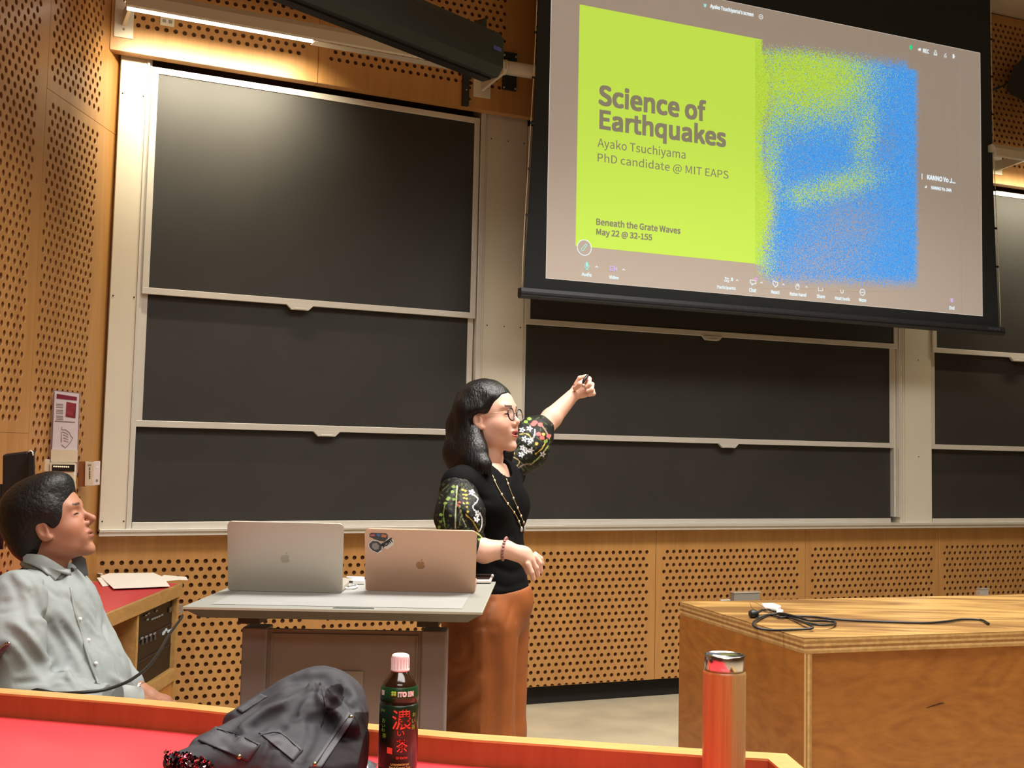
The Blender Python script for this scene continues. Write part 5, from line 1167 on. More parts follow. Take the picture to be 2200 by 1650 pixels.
# arms and hands
nE, nW_ = wp(1000, 1165, -.20), wp(1088, 1180, -.22)
fE, fW_ = wp(1150, 938, .22), wp(1228, 852, .30)
def arm_near(X, Y, Z):
    F = chain(X, Y, Z, [wp(985, 1085, -.16), nE], [.040, .038], .02)
    F = smin(F, chain(X, Y, Z, [nE, wp(1040, 1184, -.215), nW_], [.037, .0335, .024], .01), .01)
    F = smin(F, ell(X, Y, Z, wp(1118, 1188, -.22), (.034, .016, .022)), .016)
    F = smin(F, cone(X, Y, Z, nW_, wp(1135, 1202, -.22), .022, .018), .012)
    for pts, r in (([(1134, 1212, -.235), (1142, 1230, -.235), (1146, 1245, -.228)], .0085), ([(1142, 1204, -.225), (1152, 1220, -.222), (1156, 1237, -.216)], .0085), ([(1148, 1196, -.215), (1160, 1210, -.21), (1162, 1228, -.205)], .008), ([(1150, 1190, -.205), (1162, 1200, -.20), (1166, 1212, -.195)], .007), ([(1110, 1196, -.19), (1128, 1214, -.18), (1134, 1230, -.18)], .009)):
        F = smin(F, chain(X, Y, Z, [wp(*q) for q in pts], [r, r*.92, r*.78], .003), .005)
    return F
def arm_far(X, Y, Z):
    F = chain(X, Y, Z, [wp(1100, 1005, .13), fE], [.042, .038], .02)
    F = smin(F, chain(X, Y, Z, [fE, wp(1185, 898, .26), fW_], [.037, .033, .022], .01), .01)
    F = smin(F, ell(X, Y, Z, wp(1243, 839, .31), (.026, .016, .026)), .014)
    F = smin(F, ell(X, Y, Z, wp(1256, 842, .31), (.022, .015, .018)), .012)
    for pts, r in (([(1238, 826, .30), (1246, 813, .295), (1259, 809, .29)], .0088), ([(1236, 834, .28), (1246, 825, .265), (1254, 818, .275)], .009), ([(1256, 822, .31), (1266, 814, .295), (1266, 826, .275), (1259, 831, .275)], .0078), ([(1260, 830, .31), (1272, 826, .295), (1271, 837, .275), (1262, 840, .275)], .0078), ([(1260, 843, .31), (1273, 838, .30), (1275, 846, .28), (1266, 849, .28)], .0072)):
        F = smin(F, chain(X, Y, Z, [wp(*q) for q in pts], [r]*(len(pts)-1)+[r*.85], .003), .0045)
    return F
def bb(pts, r): P = np.array(pts); return P.min(0)-r, P.max(0)+r
l1, h1 = bb([wp(985, 1050, -.15), wp(1166, 1245, -.235), wp(1100, 1180, -.18)], .05); Va, Qa = snet(arm_near, l1, h1, .0027)
l2, h2 = bb([wp(1100, 1005, .13), wp(1277, 806, .31), wp(1270, 850, .26)], .05); Vb, Qb = snet(arm_far, l2, h2, .0027)
def wtorso(X, Y, Z):
    F = ell(X, Y, Z, wp(1042, 1110), (.09, .12, .2)); F = smin(F, cone(X, Y, Z, wp(990, 1045, -.13), wp(1095, 1020, .13), .04, .04), .05)
    F = smin(F, ell(X, Y, Z, wp(1046, 1280), (.10, .13, .12)), .05)
    for a, b in (((1030, 1350, -.08), (-.03, -.09)), ((1066, 1350, .08), (.06, .08))):
        top = wp(*a); bot = np.array([OW[0]+b[0], WY+b[1], .09]); F = smin(F, cone(X, Y, Z, top, bot, .075, .04), .03)
        F = smin(F, cone(X, Y, Z, bot-np.array([0, 0, .05]), bot+np.array([.12, -.04, -.06]), .035, .028), .02)
    return smax(F, .004-Z, .01)
Vt, Qt = snet(wtorso, (OW[0]-.22, WY-.22, 0), (OW[0]+.26, WY+.22, 1.32), .012)
allV = np.concatenate([V1w, Va, Vb, Vt]); n1, n2, n3 = len(V1w), len(Va), len(Vb); Qall = np.concatenate([Q1, Qa+n1, Qb+n1+n2, Qt+n1+n2+n3])
ca = np.tile(np.array(skW), (len(allV), 1)).astype(np.float32); ca[:n1] = c1
_mk('body', allV, Qall.tolist(), [True]*len(Qall), wskin, wo, None, 0, ca)
def local_obj(name, fn, lo, hi, h, m, par, to, colf=None): return smesh(name, fn, lo, hi, h, m, par, colf, to)
hairm = mat('black_hair', '0b0808', .4, var=.2, scale=30, spec=.4)
def hairtex(m, s=(200, 200, 6)):
    nt = m.node_tree; b = nt.nodes['Principled BSDF']; tc = nt.nodes.new('ShaderNodeTexCoord'); mp = nt.nodes.new('ShaderNodeMapping'); mp.inputs['Scale'].default_value = s; n = nt.nodes.new('ShaderNodeTexNoise'); n.inputs['Scale'].default_value = 1.; n.inputs['Detail'].default_value = 3
    bp = nt.nodes.new('ShaderNodeBump'); bp.inputs['Strength'].default_value = .6; bp.inputs['Distance'].default_value = .004
    nt.links.new(tc.outputs['Object'], mp.inputs['Vector']); nt.links.new(mp.outputs['Vector'], n.inputs['Vector']); nt.links.new(n.outputs['Fac'], bp.inputs['Height']); nt.links.new(bp.outputs['Normal'], b.inputs['Normal'])
hairtex(hairm)
def whair(x, y, z):
    ay = np.abs(y)
    F = ell(x, y, z, (-.016, 0, .050), (.103, .083, .094))
    # long curtains behind the ears down to the shoulders
    c = chain(x, ay, z, [(-.045, .045, .03), (-.062, .055, -.07), (-.070, .058, -.17), (-.075, .055, -.235)], [.052, .046, .042, .026], .03)
    c = smin(c, chain(x, y, z, [(-.07, 0, .0), (-.085, 0, -.1), (-.10, 0, -.22)], [.06, .055, .04], .03), .03)
    c = smin(c, chain(x, ay, z, [(-.030, .068, -.02), (-.030, .066, -.09), (-.012, .058, -.16), (.004, .050, -.215)], [.018, .024, .024, .010], .02), .02)
    F = smin(F, c, .03)
    cut = ell(x, y, z, (.085, -.008, -.055), (.088, .090, .132))       # face opening
    cut = smin(cut, ell(x, ay, z, (.004, .085, -.008), (.028, .03, .036)), .02)
    F = smax(F, -cut, .008)
    F = smin(F, chain(x, ay, z, [(.040, .058, .072), (.010, .076, .035), (-.01, .080, .03)], [.010, .009, .010], .01), .018)
    return F+.0005*np.sin(170*(y+x*.6))
ho = local_obj('hair', whair, (-.17, -.125, -.275), (.1, .125, .16), .003, hairm, wo, to_w)
def locks(X, Y, Z):
    F = chain(X, Y, Z, [wp(1020, 925, -.05), wp(1026, 965, -.08), wp(1040, 1000, -.11), wp(1050, 1018, -.125)], [.020, .026, .020, .006], .02)
    F = smin(F, chain(X, Y, Z, [wp(1075, 930, .09), wp(1084, 975, .09), wp(1086, 1008, .06)], [.02, .026, .014], .02), .01)
    F = smin(F, chain(X, Y, Z, [wp(1012, 868, .02), wp(1000, 915, .02), wp(990, 975, -.02), wp(985, 1030, -.08)], [.050, .056, .052, .022], .02), .03)
    F = smin(F, chain(X, Y, Z, [wp(1010, 940, -.03), wp(1012, 990, -.08), wp(1022, 1032, -.125)], [.036, .034, .012], .02), .03)
    return F+.0010*wob(X, Y, Z, 60, 3)
lk, hk = bb([wp(960, 850, .1), wp(1100, 1040, -.16), wp(980, 1035, -.14)], .05)
smesh('hair_lock', locks, lk, hk, .003, hairm, wo)
# glasses
gl = mat('glasses_frame', '2e1c22', .25); Lp = lambda x, y, z: to_w(np.array([[x, y, z]]))[0]
gg = G()
for s in (-1, 1):
    P = [Lp(.098-.10*abs(math.cos(a))*.02, s*(.033+.0225*math.cos(a)), .006+.0205*math.sin(a)) for a in np.linspace(0, 2*math.pi, 29)]
    gg.tube(P, .0022, 6, cap=False)
gl_ = part('glasses', gg.tube([Lp(.098, -.0105, .010), Lp(.1015, 0, .013), Lp(.098, .0105, .010)], .0014, 6), gl, wo)
for s in (-1, 1):
    part('temple', G().tube([Lp(.096, s*.056, .012), Lp(.090, s*.064, .013), Lp(.03, s*.078, .014), (Lp(-.004, s*.081, .014))], .0010, 6), mat('temple_gold', 'a88a70', .3, .7) if s < 0 else bpy.data.materials['temple_gold'], gl_)
    lensm = bpy.data.materials.get('lens_glass') or mat('lens_glass', 'f4f0ec', .02, alpha=.10, spec=.8)
    part('lens', G().poly([Lp(.098, s*(.033+.0215*math.cos(a)), .006+.0195*math.sin(a)) for a in np.linspace(0, 2*math.pi, 24, endpoint=False)]), lensm, gl_)
part('teeth', G().ball((0, 0, 0), (1, 1, 1), 12, 8, T=lambda x, y, z: Lp(.079+x*.006, y*.013, -.0525+z*.0036)), mat('teeth_white', 'e8e0d4', .3), wo)
# black vest
def body_local(X, Y, Z, c): # torso frame: forward f, side l
    f = np.array([.866, -.5]); x = (X-c[0])*f[0]+(Y-c[1])*f[1]; y = -(X-c[0])*f[1]+(Y-c[1])*f[0]; return x, y, Z-c[2]
def vestf(X, Y, Z):
    c = wp(1040, 1080); x, y, z = body_local(X, Y, Z, c)
    F = ell(x, y, z, (.004, 0, 0.0), (.108, .150, .14))
    F = smin(F, ell(x, np.abs(y), z, (.058, .062, -.010), (.058, .062, .062)), .03)
    F = smin(F, ell(x, y, z, (.010, 0, -.17), (.112, .150, .15)), .05)
    F = smin(F, ell(x, y, z, (.006, 0, -.27), (.128, .160, .10)), .04)
    F = smin(F, cone(X, Y, Z, wp(985, 1040, -.13), wp(1095, 1018, .13), .052, .050), .05)
    F = smin(F, ell(x, y, z, (-.02, 0, .075), (.075, .10, .055)), .03)
    zb = wp(1090, 1279, -.12)[2]; F = smax(F, zb-Z+.02*(x < -9), .012)
    # neck opening
    return smax(F, -cone(X, Y, Z, NB1+np.array([.008, -.01, .03]), NB2+np.array([.022, -.02, .006]), .056, .058), .006)
vestb = vestf; vestf = folded(vestb, [([(1020, 1090), (1032, 1140), (1025, 1180)], .012, .005), ([(1045, 1150), (1075, 1165), (1100, 1150)], .010, .004), ([(1080, 1045), (1100, 1090), (1112, 1120)], .012, .003), ([(1060, 1215), (1100, 1230), (1130, 1215)], .010, .004), ([(1050, 1250), (1090, 1262), (1128, 1250)], .008, .003), ([(1010, 1040), (1030, 1070), (1060, 1075)], .010, .003), ([(1090, 1180), (1120, 1190)], .008, -.003)], WY-.35, WY+.1, lambda X, Y, Z: .001*wob(X, Y, Z, 45, 9))
blackc = mat('black_knit', '070708', .85, var=.2, scale=60, bump=.2, bscale=700, spec=.15)
lo, hi = (wp(930, 1000)[0], WY-.22, wp(1090, 1290, -.12)[2]), (wp(1160, 1000)[0], WY+.24, wp(1050, 960)[2]); smesh('vest', vestf, lo, hi, .0045, blackc, wo)
# necklace
for P in ([(1058, 1020), (1066, 1040), (1078, 1062), (1088, 1078), (1097, 1090), (1108, 1106), (1115, 1120), (1119, 1132)], [(1088, 1028), (1094, 1046), (1103, 1070), (1110, 1086), (1116, 1100), (1121, 1112), (1125, 1122), (1126, 1132)]):
    Hn = lifted(hit(vestf, smooth(P, 3), WY-.35, WY+.1), .004); nk = part('necklace', G().tube(list(Hn), .0012, 6), mat('necklace_gold', 'd8bc8c', .3, .6), wo)
    for i in range(2, len(Hn), 4): part('bead', G().ball(Hn[i], (.0032, .0032, .0042), 8, 6), mat('bead_pearl', 'e6d2b0', .3, .1), nk)
for x, y in ((1120, 1137), (1126, 1136)): part('pendant', G().ball(lifted(hit(vestf, [(x, y)], WY-.35, WY+.1), .005)[0], (.005, .003, .008), 10, 8), mat('pendant_grey', 'c8c8bc', .2, .3), nk)
# bracelet
g = G(); cbr = wp(1084, 1179, -.22); ax = (nW_-nE); ax /= np.linalg.norm(ax); uu = np.cross(ax, (0, 0, 1)); uu /= np.linalg.norm(uu); vv = np.cross(ax, uu)
br = part('bracelet', G().tube([cbr+(uu*math.cos(a)+vv*math.sin(a))*.031 for a in np.linspace(0, 2*math.pi, 25)], .0012, 5, cap=False), mat('bracelet_cord', '6a4440', .5), wo)
for a in np.linspace(0, 2*math.pi, 22, endpoint=False): part('bead', G().ball(cbr+(uu*math.cos(a)+vv*math.sin(a))*.031, .0043, 8, 6), bpy.data.materials.get('bead_mauve') or mat('bead_mauve', '9a6a68', .25, var=.3, scale=200), br)
part('ring_stone', G().ball(wp(1254, 827, .255), .0035, 8, 6), mat('pearl', 'f0e8dc', .2), wo)
# floral sleeves
def zz(pts): return [(880+x/3.93, 780+y/3.93) for x, y in pts]
GRN, YEL, WHT, PNK, OLV = lin('7f9a48'), lin('cdb04a'), lin('e4e6ea'), lin('c0605a'), lin('3a4524')
def paint(V, dots, lines, base=lin('0a0b08')):
    d = V-CAMP; zc = d@CF; px = 1100+FPX*(d@CR)/zc; py = PPY-FPX*(d@CU)/zc; c = np.tile(np.array(base), (len(V), 1))
    n = np.sin(px*.33+np.sin(py*.21)*2)*np.sin(py*.29+np.sin(px*.17)*2); c[n > .62] = OLV
    for P, w, col in lines:
        P = np.array(smooth(P, 3))
        for a, b in zip(P[:-1], P[1:]):
            e = b-a; t = np.clip(((px-a[0])*e[0]+(py-a[1])*e[1])/(e@e+1e-9), 0, 1); q = np.hypot(px-a[0]-t*e[0], py-a[1]-t*e[1]) < w; c[q] = col
    for (x, y), r, col, fl in dots:
        dx, dy = px-x, py-y; rr = np.hypot(dx, dy); an = np.arctan2(dy, dx)
        if fl: m = rr < r*(.78+.28*np.cos(5*an)); c[m] = col; c[rr < r*.25] = base
        else: c[(dx/r)**2+(dy/(r*.8))**2 < 1] = col
    return c.astype(np.float32)
d1 = [(p, 3.6, GRN, 0) for p in zz([(370, 1045), (360, 1085), (375, 1150), (330, 1140), (300, 1185), (265, 1280), (345, 1290), (260, 1340), (250, 1385), (320, 1150), (590, 1490), (610, 1530)])]+[(p, 2.6, YEL, 0) for p in zz([(450, 1070), (470, 1078), (455, 1110), (478, 1112), (460, 1140), (482, 1145), (455, 1185), (485, 1180), (485, 1215), (490, 1255), (480, 1285)])]
d1 += [(p, 6.5, WHT, 1) for p in zz([(525, 1092), (575, 1270), (566, 1320)])]+[(p, 3, PNK, 0) for p in zz([(420, 1175), (410, 1200)])]
l1_ = [(zz([(400, 1040), (395, 1180), (385, 1390)]), 1.3, lin('b8bd96')), (zz([(425, 1200), (445, 1300), (480, 1390)]), .9, lin('a8ac80')), (zz([(415, 1200), (430, 1300), (415, 1390)]), .9, lin('7c8250')), (zz([(520, 1100), (580, 1150), (530, 1220), (600, 1280), (612, 1360), (590, 1420)]), 1.1, WHT), (zz([(300, 1190), (285, 1280), (300, 1380)]), .9, GRN), (zz([(480, 1290), (530, 1330), (580, 1420)]), 1., YEL), (zz([(560, 1430), (600, 1460), (620, 1500)]), 1.4, lin('c8cc80'))]
d2 = [(p, 6.3, WHT, 1) for p in zz([(950, 565), (1012, 552), (972, 640), (1020, 655), (952, 715), (980, 742), (945, 772), (1025, 738), (835, 735), (1125, 770)])]+[(p, 5.5, PNK, 0) for p in zz([(1060, 500), (1105, 520), (1090, 600), (1118, 632), (1175, 615), (1045, 515)])]+[(p, 4, YEL, 0) for p in zz([(1072, 680), (872, 762), (1130, 600)])]+[(p, 4.5, GRN, 0) for p in zz([(1010, 470), (980, 495), (1150, 660)])]
l2_ = [(zz([(1060, 560), (1050, 620), (1000, 690)]), 1., WHT), (zz([(930, 600), (1000, 600), (1040, 660)]), .9, lin('d8c070')), (zz([(870, 790), (930, 830), (900, 880)]), 1., lin('b0a068')), (zz([(1170, 700), (1100, 790), (1020, 860)]), 1.2, lin('a0a858')), (zz([(1160, 640), (1120, 720), (1060, 770)]), 1., YEL), (zz([(900, 900), (960, 860), (1040, 850)]), 1.2, lin('8a7a70')), (zz([(1120, 530), (1160, 590), (1180, 640)]), 1.6, lin('907868'))]
flor = vcol('floral_cloth', .6, bump=.25, bscale=500, spec=.3)
def slv_n(X, Y, Z):
    F = chain(X, Y, Z, [wp(984, 1058, -.145), wp(988, 1108, -.185), wp(992, 1150, -.195)], [.054, .067, .060], .03)
    F = smin(F, cone(X, Y, Z, wp(995, 1160, -.2), wp(1022, 1178, -.21), .052, .036), .02)
    th = np.arctan2(Y-wp(988, 1110, -.18)[1], X-wp(988, 1110, -.18)[0]); F = F+.0022*np.sin(9*th+6*np.sin(Z*22))
    return F
l_, h_ = bb([wp(985, 1050, -.145), wp(1022, 1178, -.21), wp(992, 1150, -.195)], .075); l_[2] -= .03; h_[2] += .02; smesh('sleeve', slv_n, l_, h_, .003, flor, wo, lambda V: paint(V, d1, l1_))
def slv_f(X, Y, Z):
    F = chain(X, Y, Z, [wp(1098, 1000, .12), wp(1128, 962, .17), wp(1150, 935, .21)], [.052, .072, .058], .03)
    F = smin(F, cone(X, Y, Z, wp(1146, 930, .21), wp(1160, 920, .23), .05, .042), .02)
    F = F+.0025*np.sin(X*90+Z*60)*np.cos(Z*70-X*40)
    return F
l_, h_ = bb([wp(1098, 1000, .12), wp(1160, 920, .23), wp(1128, 962, .17)], .085); smesh('sleeve', slv_f, l_, h_, .003, flor, wo, lambda V: paint(V, d2, l2_))
# wide trousers
def trof(X, Y, Z):
    x, y, z = body_local(X, Y, Z, wp(1046, 1300)); F = ell(x, y, z, (0, 0, .01), (.130, .165, .13))
    F = smin(F, chain(X, Y, Z, [wp(1032, 1350, -.07), np.array([wp(1030, 1500)[0], WY-.08, .5]), np.array([wp(1022, 1500)[0], WY-.09, .03])], [.112, .105, .125], .02), .03)
    F = smin(F, chain(X, Y, Z, [wp(1062, 1350, .07), np.array([wp(1070, 1500)[0], WY+.05, .5]), np.array([wp(1074, 1500)[0], WY+.05, .03])], [.108, .085, .095], .02), .025)
    return smax(smax(F, .025-Z, .01), Z-wp(1090, 1268, -.12)[2], .01)
trob = trof; trof = folded(trob, [([(1034, 1335), (1034, 1450), (1030, 1640)], .005, -.005), ([(1108, 1340), (1103, 1450), (1092, 1640)], .005, -.005), ([(1063, 1360), (1066, 1480), (1062, 1640)], .022, .016), ([(985, 1345), (1005, 1385), (1000, 1420), (975, 1432)], .012, .014), ([(955, 1400), (975, 1435), (1005, 1425)], .010, -.010), ([(1020, 1430), (985, 1450), (968, 1478)], .014, .014), ([(1030, 1460), (995, 1490), (965, 1505)], .010, -.008), ([(1025, 1500), (990, 1520), (958, 1550)], .014, .014), ([(1020, 1540), (975, 1560)], .010, -.008), ([(1058, 1290), (1040, 1330), (1030, 1350)], .006, .012), ([(1045, 1345), (1020, 1350), (990, 1348)], .008, .007), ([(1100, 1300), (1090, 1340)], .008, .004), ([(965, 1500), (957, 1530)], .01, -.008)], WY-.4, WY+.2, lambda X, Y, Z: .002*wob(X, Y, Z, 22, 4))
smesh('trousers', trof, (OW[0]-.24, WY-.3, 0), (OW[0]+.24, WY+.28, 1.02), .007, mat('rust_trousers', '8e4f22', .6, var=.08, scale=20, bump=.15, bscale=700), wo)
part('shoes', G().ball((OW[0]+.07, WY-.13, .03), (.12, .045, .03), 16, 8).ball((OW[0]+.13, WY+.05, .03), (.12, .045, .03), 16, 8), M['black'], wo)
ck = thing('clicker', wp(1256, 815, .27), 'small black presentation clicker held in the raised hand of the woman', 'clicker')
part('body', G().tube([wp(1251, 824, .262), wp(1256, 815, .268), wp(1263, 806, .276)], [.0045, .0055, .005], 8), M['black'], ck)
# ================================================================ seated man
MY = 3.0
def mp_(x, y, d=0.): return PY(x, y, MY+d)
RM = rot((.996, .087), R(23), 0); OM = mp_(113, 1133); SM = .93
def to_m(v): return OM+(v*SM)@RM.T
NM1, NM2 = mp_(102, 1205), mp_(96, 1245)
skM = lin('ad7a60'); mskin = vcol('skin_tan', .5, sss=.12, spec=.35, bump=.05, bscale=1200)
ma = thing('person', (OM[0]+.02, MY, 0), 'seated man in a pale grey shirt looking up toward the screen', 'person')
def mhead(X, Y, Z): return smin(headf(X, Y, Z, True), chain(X, Y, Z, [(-.03, 0, -.05), tuple((NM1-OM)@RM/SM), tuple((NM2-OM)@RM/SM)], [.054, .052, .052], .01), .02)
V1, Q1 = snet(mhead, (-.16, -.1, -.20), (.125, .1, .145), .0024); c1 = headcol(V1, skM, lin('8e5848'), (.03, .02, .018)); V1w = to_m(V1)
def marm(X, Y, Z):
    F = chain(X, Y, Z, [mp_(262, 1462, .14), mp_(298, 1486, .13), mp_(318, 1497, .12)], [.032, .025, .026], .01)
    F = smin(F, ell(X, Y, Z, mp_(338, 1505, .11), (.040, .028, .018)), .015)
    for k in range(4):
        F = smin(F, chain(X, Y, Z, [mp_(348, 1503+k*2, .14-.02*k), mp_(372, 1512+k*2, .15-.025*k), mp_(388, 1528+k, .15-.025*k)], [.010, .009, .0075], .003), .004)
    F = smin(F, chain(X, Y, Z, [mp_(325, 1510, .08), mp_(345, 1520, .06), mp_(358, 1530, .06)], [.011, .010, .008], .003), .006)
    F = smin(F, chain(X, Y, Z, [mp_(270, 1512, -.18), mp_(300, 1516, -.16), mp_(325, 1520, -.14)], [.028, .026, .024], .01), .004)
    for k in range(5):
        F = smin(F, chain(X, Y, Z, [mp_(325, 1520, -.15+.012*k), mp_(350, 1526, -.17+.022*k), mp_(366, 1538, -.17+.022*k)], [.011, .009, .0075], .003), .004)
    return F
l1, h1 = bb([mp_(262, 1462, .14), mp_(392, 1540, .16), mp_(270, 1512, -.2)], .045); Va, Qa = snet(marm, l1, h1, .0035)
def mcore(X, Y, Z):
    F = cone(X, Y, Z, mp_(100, 1320), mp_(140, 1500), .08, .10)
    F = smin(F, cone(X, Y, Z, mp_(50, 1310, -.12), mp_(95, 1300, .12), .04, .04), .03)
    for s in (-.1, .1):
        hip = np.array([OM[0]+.06, MY+s, .52]); kn = np.array([OM[0]+.37, MY+s*1.4, .53]); ft = np.array([OM[0]+.33, MY+s*1.4, .09])
        F = smin(F, cone(X, Y, Z, hip, kn, .075, .055), .03); F = smin(F, cone(X, Y, Z, kn, ft, .05, .035), .02); F = smin(F, cone(X, Y, Z, ft-np.array([0, 0, .05]), ft+np.array([.11, 0, -.055]), .032, .025), .02)
    return smax(F, .004-Z, .01)
Vt, Qt = snet(mcore, (OM[0]-.3, MY-.32, 0), (OM[0]+.7, MY+.32, 1.16), .013)
allV = np.concatenate([V1w, Va, Vt]); n1, n2 = len(V1w), len(Va); Qall = np.concatenate([Q1, Qa+n1, Qt+n1+n2]); ca = np.tile(np.array(skM), (len(allV), 1)).astype(np.float32); ca[:n1] = c1
_mk('body', allV, Qall.tolist(), [True]*len(Qall), mskin, ma, None, 0, ca)
mh = mat('black_short_hair', '0b0808', .5, var=.3, scale=40, spec=.5); hairtex(mh, (120, 120, 120))
def mhair(x, y, z):
    ay = np.abs(y); F = ell(x, y, z, (-.020, 0, .058), (.108, .088, .094))
    F = smin(F, ell(x, y, z, (-.062, 0, .0), (.062, .074, .080)), .03)
    F = smin(F, ell(x, y, z, (.030, 0, .105), (.062, .066, .040)), .03)
    F = smin(F, ell(x, ay, z, (.020, .062, .040), (.030, .018, .045)), .02)
    cut = ell(x, y, z, (.105, 0, -.035), (.070, .10, .108)); cut = smin(cut, ell(x, ay, z, (.0, .09, -.018), (.026, .035, .036)), .015); cut = smin(cut, ell(x, y, z, (.06, 0, -.12), (.11, .12, .09)), .02)
    F = smax(F, -cut, .008); F = smax(F, -(z+.085+.35*(x+.09)), .01)
    return F+.0008*wob(x, y, z, 150, 8)
local_obj('hair', mhair, (-.15, -.11, -.11), (.12, .11, .175), .003, mh, ma, to_m)
# shirt
def shirtf(X, Y, Z):
    F = ell(X, Y, Z, mp_(100, 1345, .02), (.130, .19, .16)); F = smin(F, ell(X, Y, Z, mp_(146, 1470, .02), (.148, .19, .15)), .05)
    F = smin(F, ell(X, Y, Z, mp_(160, 1560, .02), (.15, .19, .10)), .05)
    F = smin(F, cone(X, Y, Z, mp_(42, 1300, -.13), mp_(105, 1290, .15), .062, .058), .05)
    F = smin(F, cone(X, Y, Z, mp_(97, 1262, 0), mp_(100, 1285, .0), .070, .08), .04)
    F = smin(F, cone(X, Y, Z, mp_(165, 1320, .17), mp_(235, 1440, .17), .065, .055), .03)
    F = smin(F, cone(X, Y, Z, mp_(225, 1440, .16), mp_(275, 1470, .14), .050, .040), .02)
    A = chain(X, Y, Z, [mp_(38, 1285, -.19), mp_(25, 1380, -.25), mp_(35, 1465, -.25)], [.068, .070, .062], .03)
    A = smin(A, chain(X, Y, Z, [mp_(35, 1470, -.25), mp_(150, 1500, -.24), mp_(262, 1510, -.19)], [.058, .050, .038], .02), .03)
    F = smin(F, A, .012)
    F = smax(F, -cone(X, Y, Z, NM1, NM2, .068, .062), .006)
    F = smax(F, -cone(X, Y, Z, mp_(126, 1222, -.05), mp_(156, 1282, -.11), .030, .006), .005)
    return smax(F, .50-Z, .01)
mz = lambda L, w, d: ([(x/3.3, 1150+y/3.3) for x, y in L], w, d)
sl = [mz([(240, 410), (350, 640), (445, 790), (445, 900), (350, 990)], .011, .016), mz([(150, 470), (180, 600), (250, 700)], .010, .009), mz([(60, 680), (150, 750), (250, 870), (330, 985)], .012, .011), mz([(90, 620), (190, 690), (290, 830), (360, 930)], .010, -.008),
      mz([(0, 560), (60, 545), (130, 520)], .006, .005), mz([(0, 480), (60, 470)], .008, .006), mz([(220, 600), (300, 610), (390, 660)], .008, -.006), mz([(20, 800), (80, 850), (130, 950)], .010, .008), mz([(120, 1050), (220, 1040), (340, 1030)], .007, .007), mz([(350, 985), (420, 955), (485, 975), (490, 1010)], .006, -.009), mz([(345, 1040), (420, 1010), (480, 1040)], .006, .009), mz([(380, 1080), (470, 1060), (520, 1090)], .006, .006), mz([(560, 1060), (640, 1110), (740, 1130)], .006, .005), mz([(600, 1080), (700, 1090)], .005, -.004),
      mz([(450, 420), (520, 480), (570, 540)], .008, .006), mz([(400, 520), (480, 620), (560, 730), (640, 860)], .010, -.006), mz([(440, 640), (530, 770), (600, 880), (640, 1000)], .009, .007), mz([(620, 900), (650, 960), (680, 1040)], .010, .010), mz([(700, 900), (715, 980), (712, 1050)], .004, .006),
      mz([(570, 540), (620, 700), (700, 900), (715, 1000)], .0035, .006), mz([(600, 520), (680, 640), (740, 760)], .009, -.005), mz([(640, 420), (690, 520), (700, 600)], .010, .007), mz([(740, 620), (745, 700), (800, 790), (870, 880)], .008, .006), mz([(760, 800), (820, 880), (850, 1000)], .009, .007), mz([(780, 1000), (850, 1040), (900, 1060)], .008, -.006), mz([(500, 900), (560, 1000), (640, 1060)], .010, .008), mz([(300, 330), (360, 400), (440, 450)], .008, .006), mz([(100, 260), (160, 330), (240, 400)], .009, -.006), mz([(60, 300), (110, 380), (130, 450)], .008, .006), mz([(200, 300), (260, 420)], .006, .004), mz([(650, 700), (700, 800), (760, 830)], .006, .004), mz([(620, 620), (680, 700), (720, 720)], .005, -.004)]
shirtb = shirtf; shirtf = folded(shirtb, sl, MY-.42, MY+.2, lambda X, Y, Z: .0014*wob(X, Y, Z, 34, 12)+.0013*wob(X, Y, Z, 80, 2)+.0006*wob(X, Y, Z, 190, 7))
shm = mat('pale_grey_shirt', '8f9695', .75, var=.06, scale=9, bump=.25, bscale=600, spec=.25)
smesh('shirt', shirtf, (mp_(-75, 1300)[0], MY-.36, .48), (mp_(300, 1300)[0], MY+.27, 1.14), .0045, shm, ma)
# collar: a folded band round the neck, open at the front
cn_ = mp_(100, 1228)
fwd = np.array([.96, .08, -.28]); lft = RM[:, 1]; upv = np.cross(fwd, lft)
def colr(u, v):
    a = R(24)+u*R(312); ca_, sa_ = math.cos(a), math.sin(a); fl = v*2-1
    r = .064 if v < .35 else .064+.038*(v-.35)/.65; drop = -.038*max(0, (v-.35)/.65)*(1+1.3*max(0, ca_)**2); rise = .018 if v > .0 else -.004
    return cn_+fwd*(ca_*r*1.05)+lft*(sa_*r)+upv*(rise+drop+(.012 if v > .3 else 0)-.006*ca_)
def nks(X, Y, Z): return np.minimum(shirtb(X, Y, Z), cone(X, Y, Z, NM1, NM2, .066, .066))
co = part('collar', G().grid(40, 4, lambda u, v: colr(u, v*.45)), mat('collar_cloth', '98a09f', .7, var=.04, bump=.2, bscale=600), ma); sd = co.modifiers.new('solidify', 'SOLIDIFY'); sd.thickness = .003
cm_ = bpy.data.materials['collar_cloth']
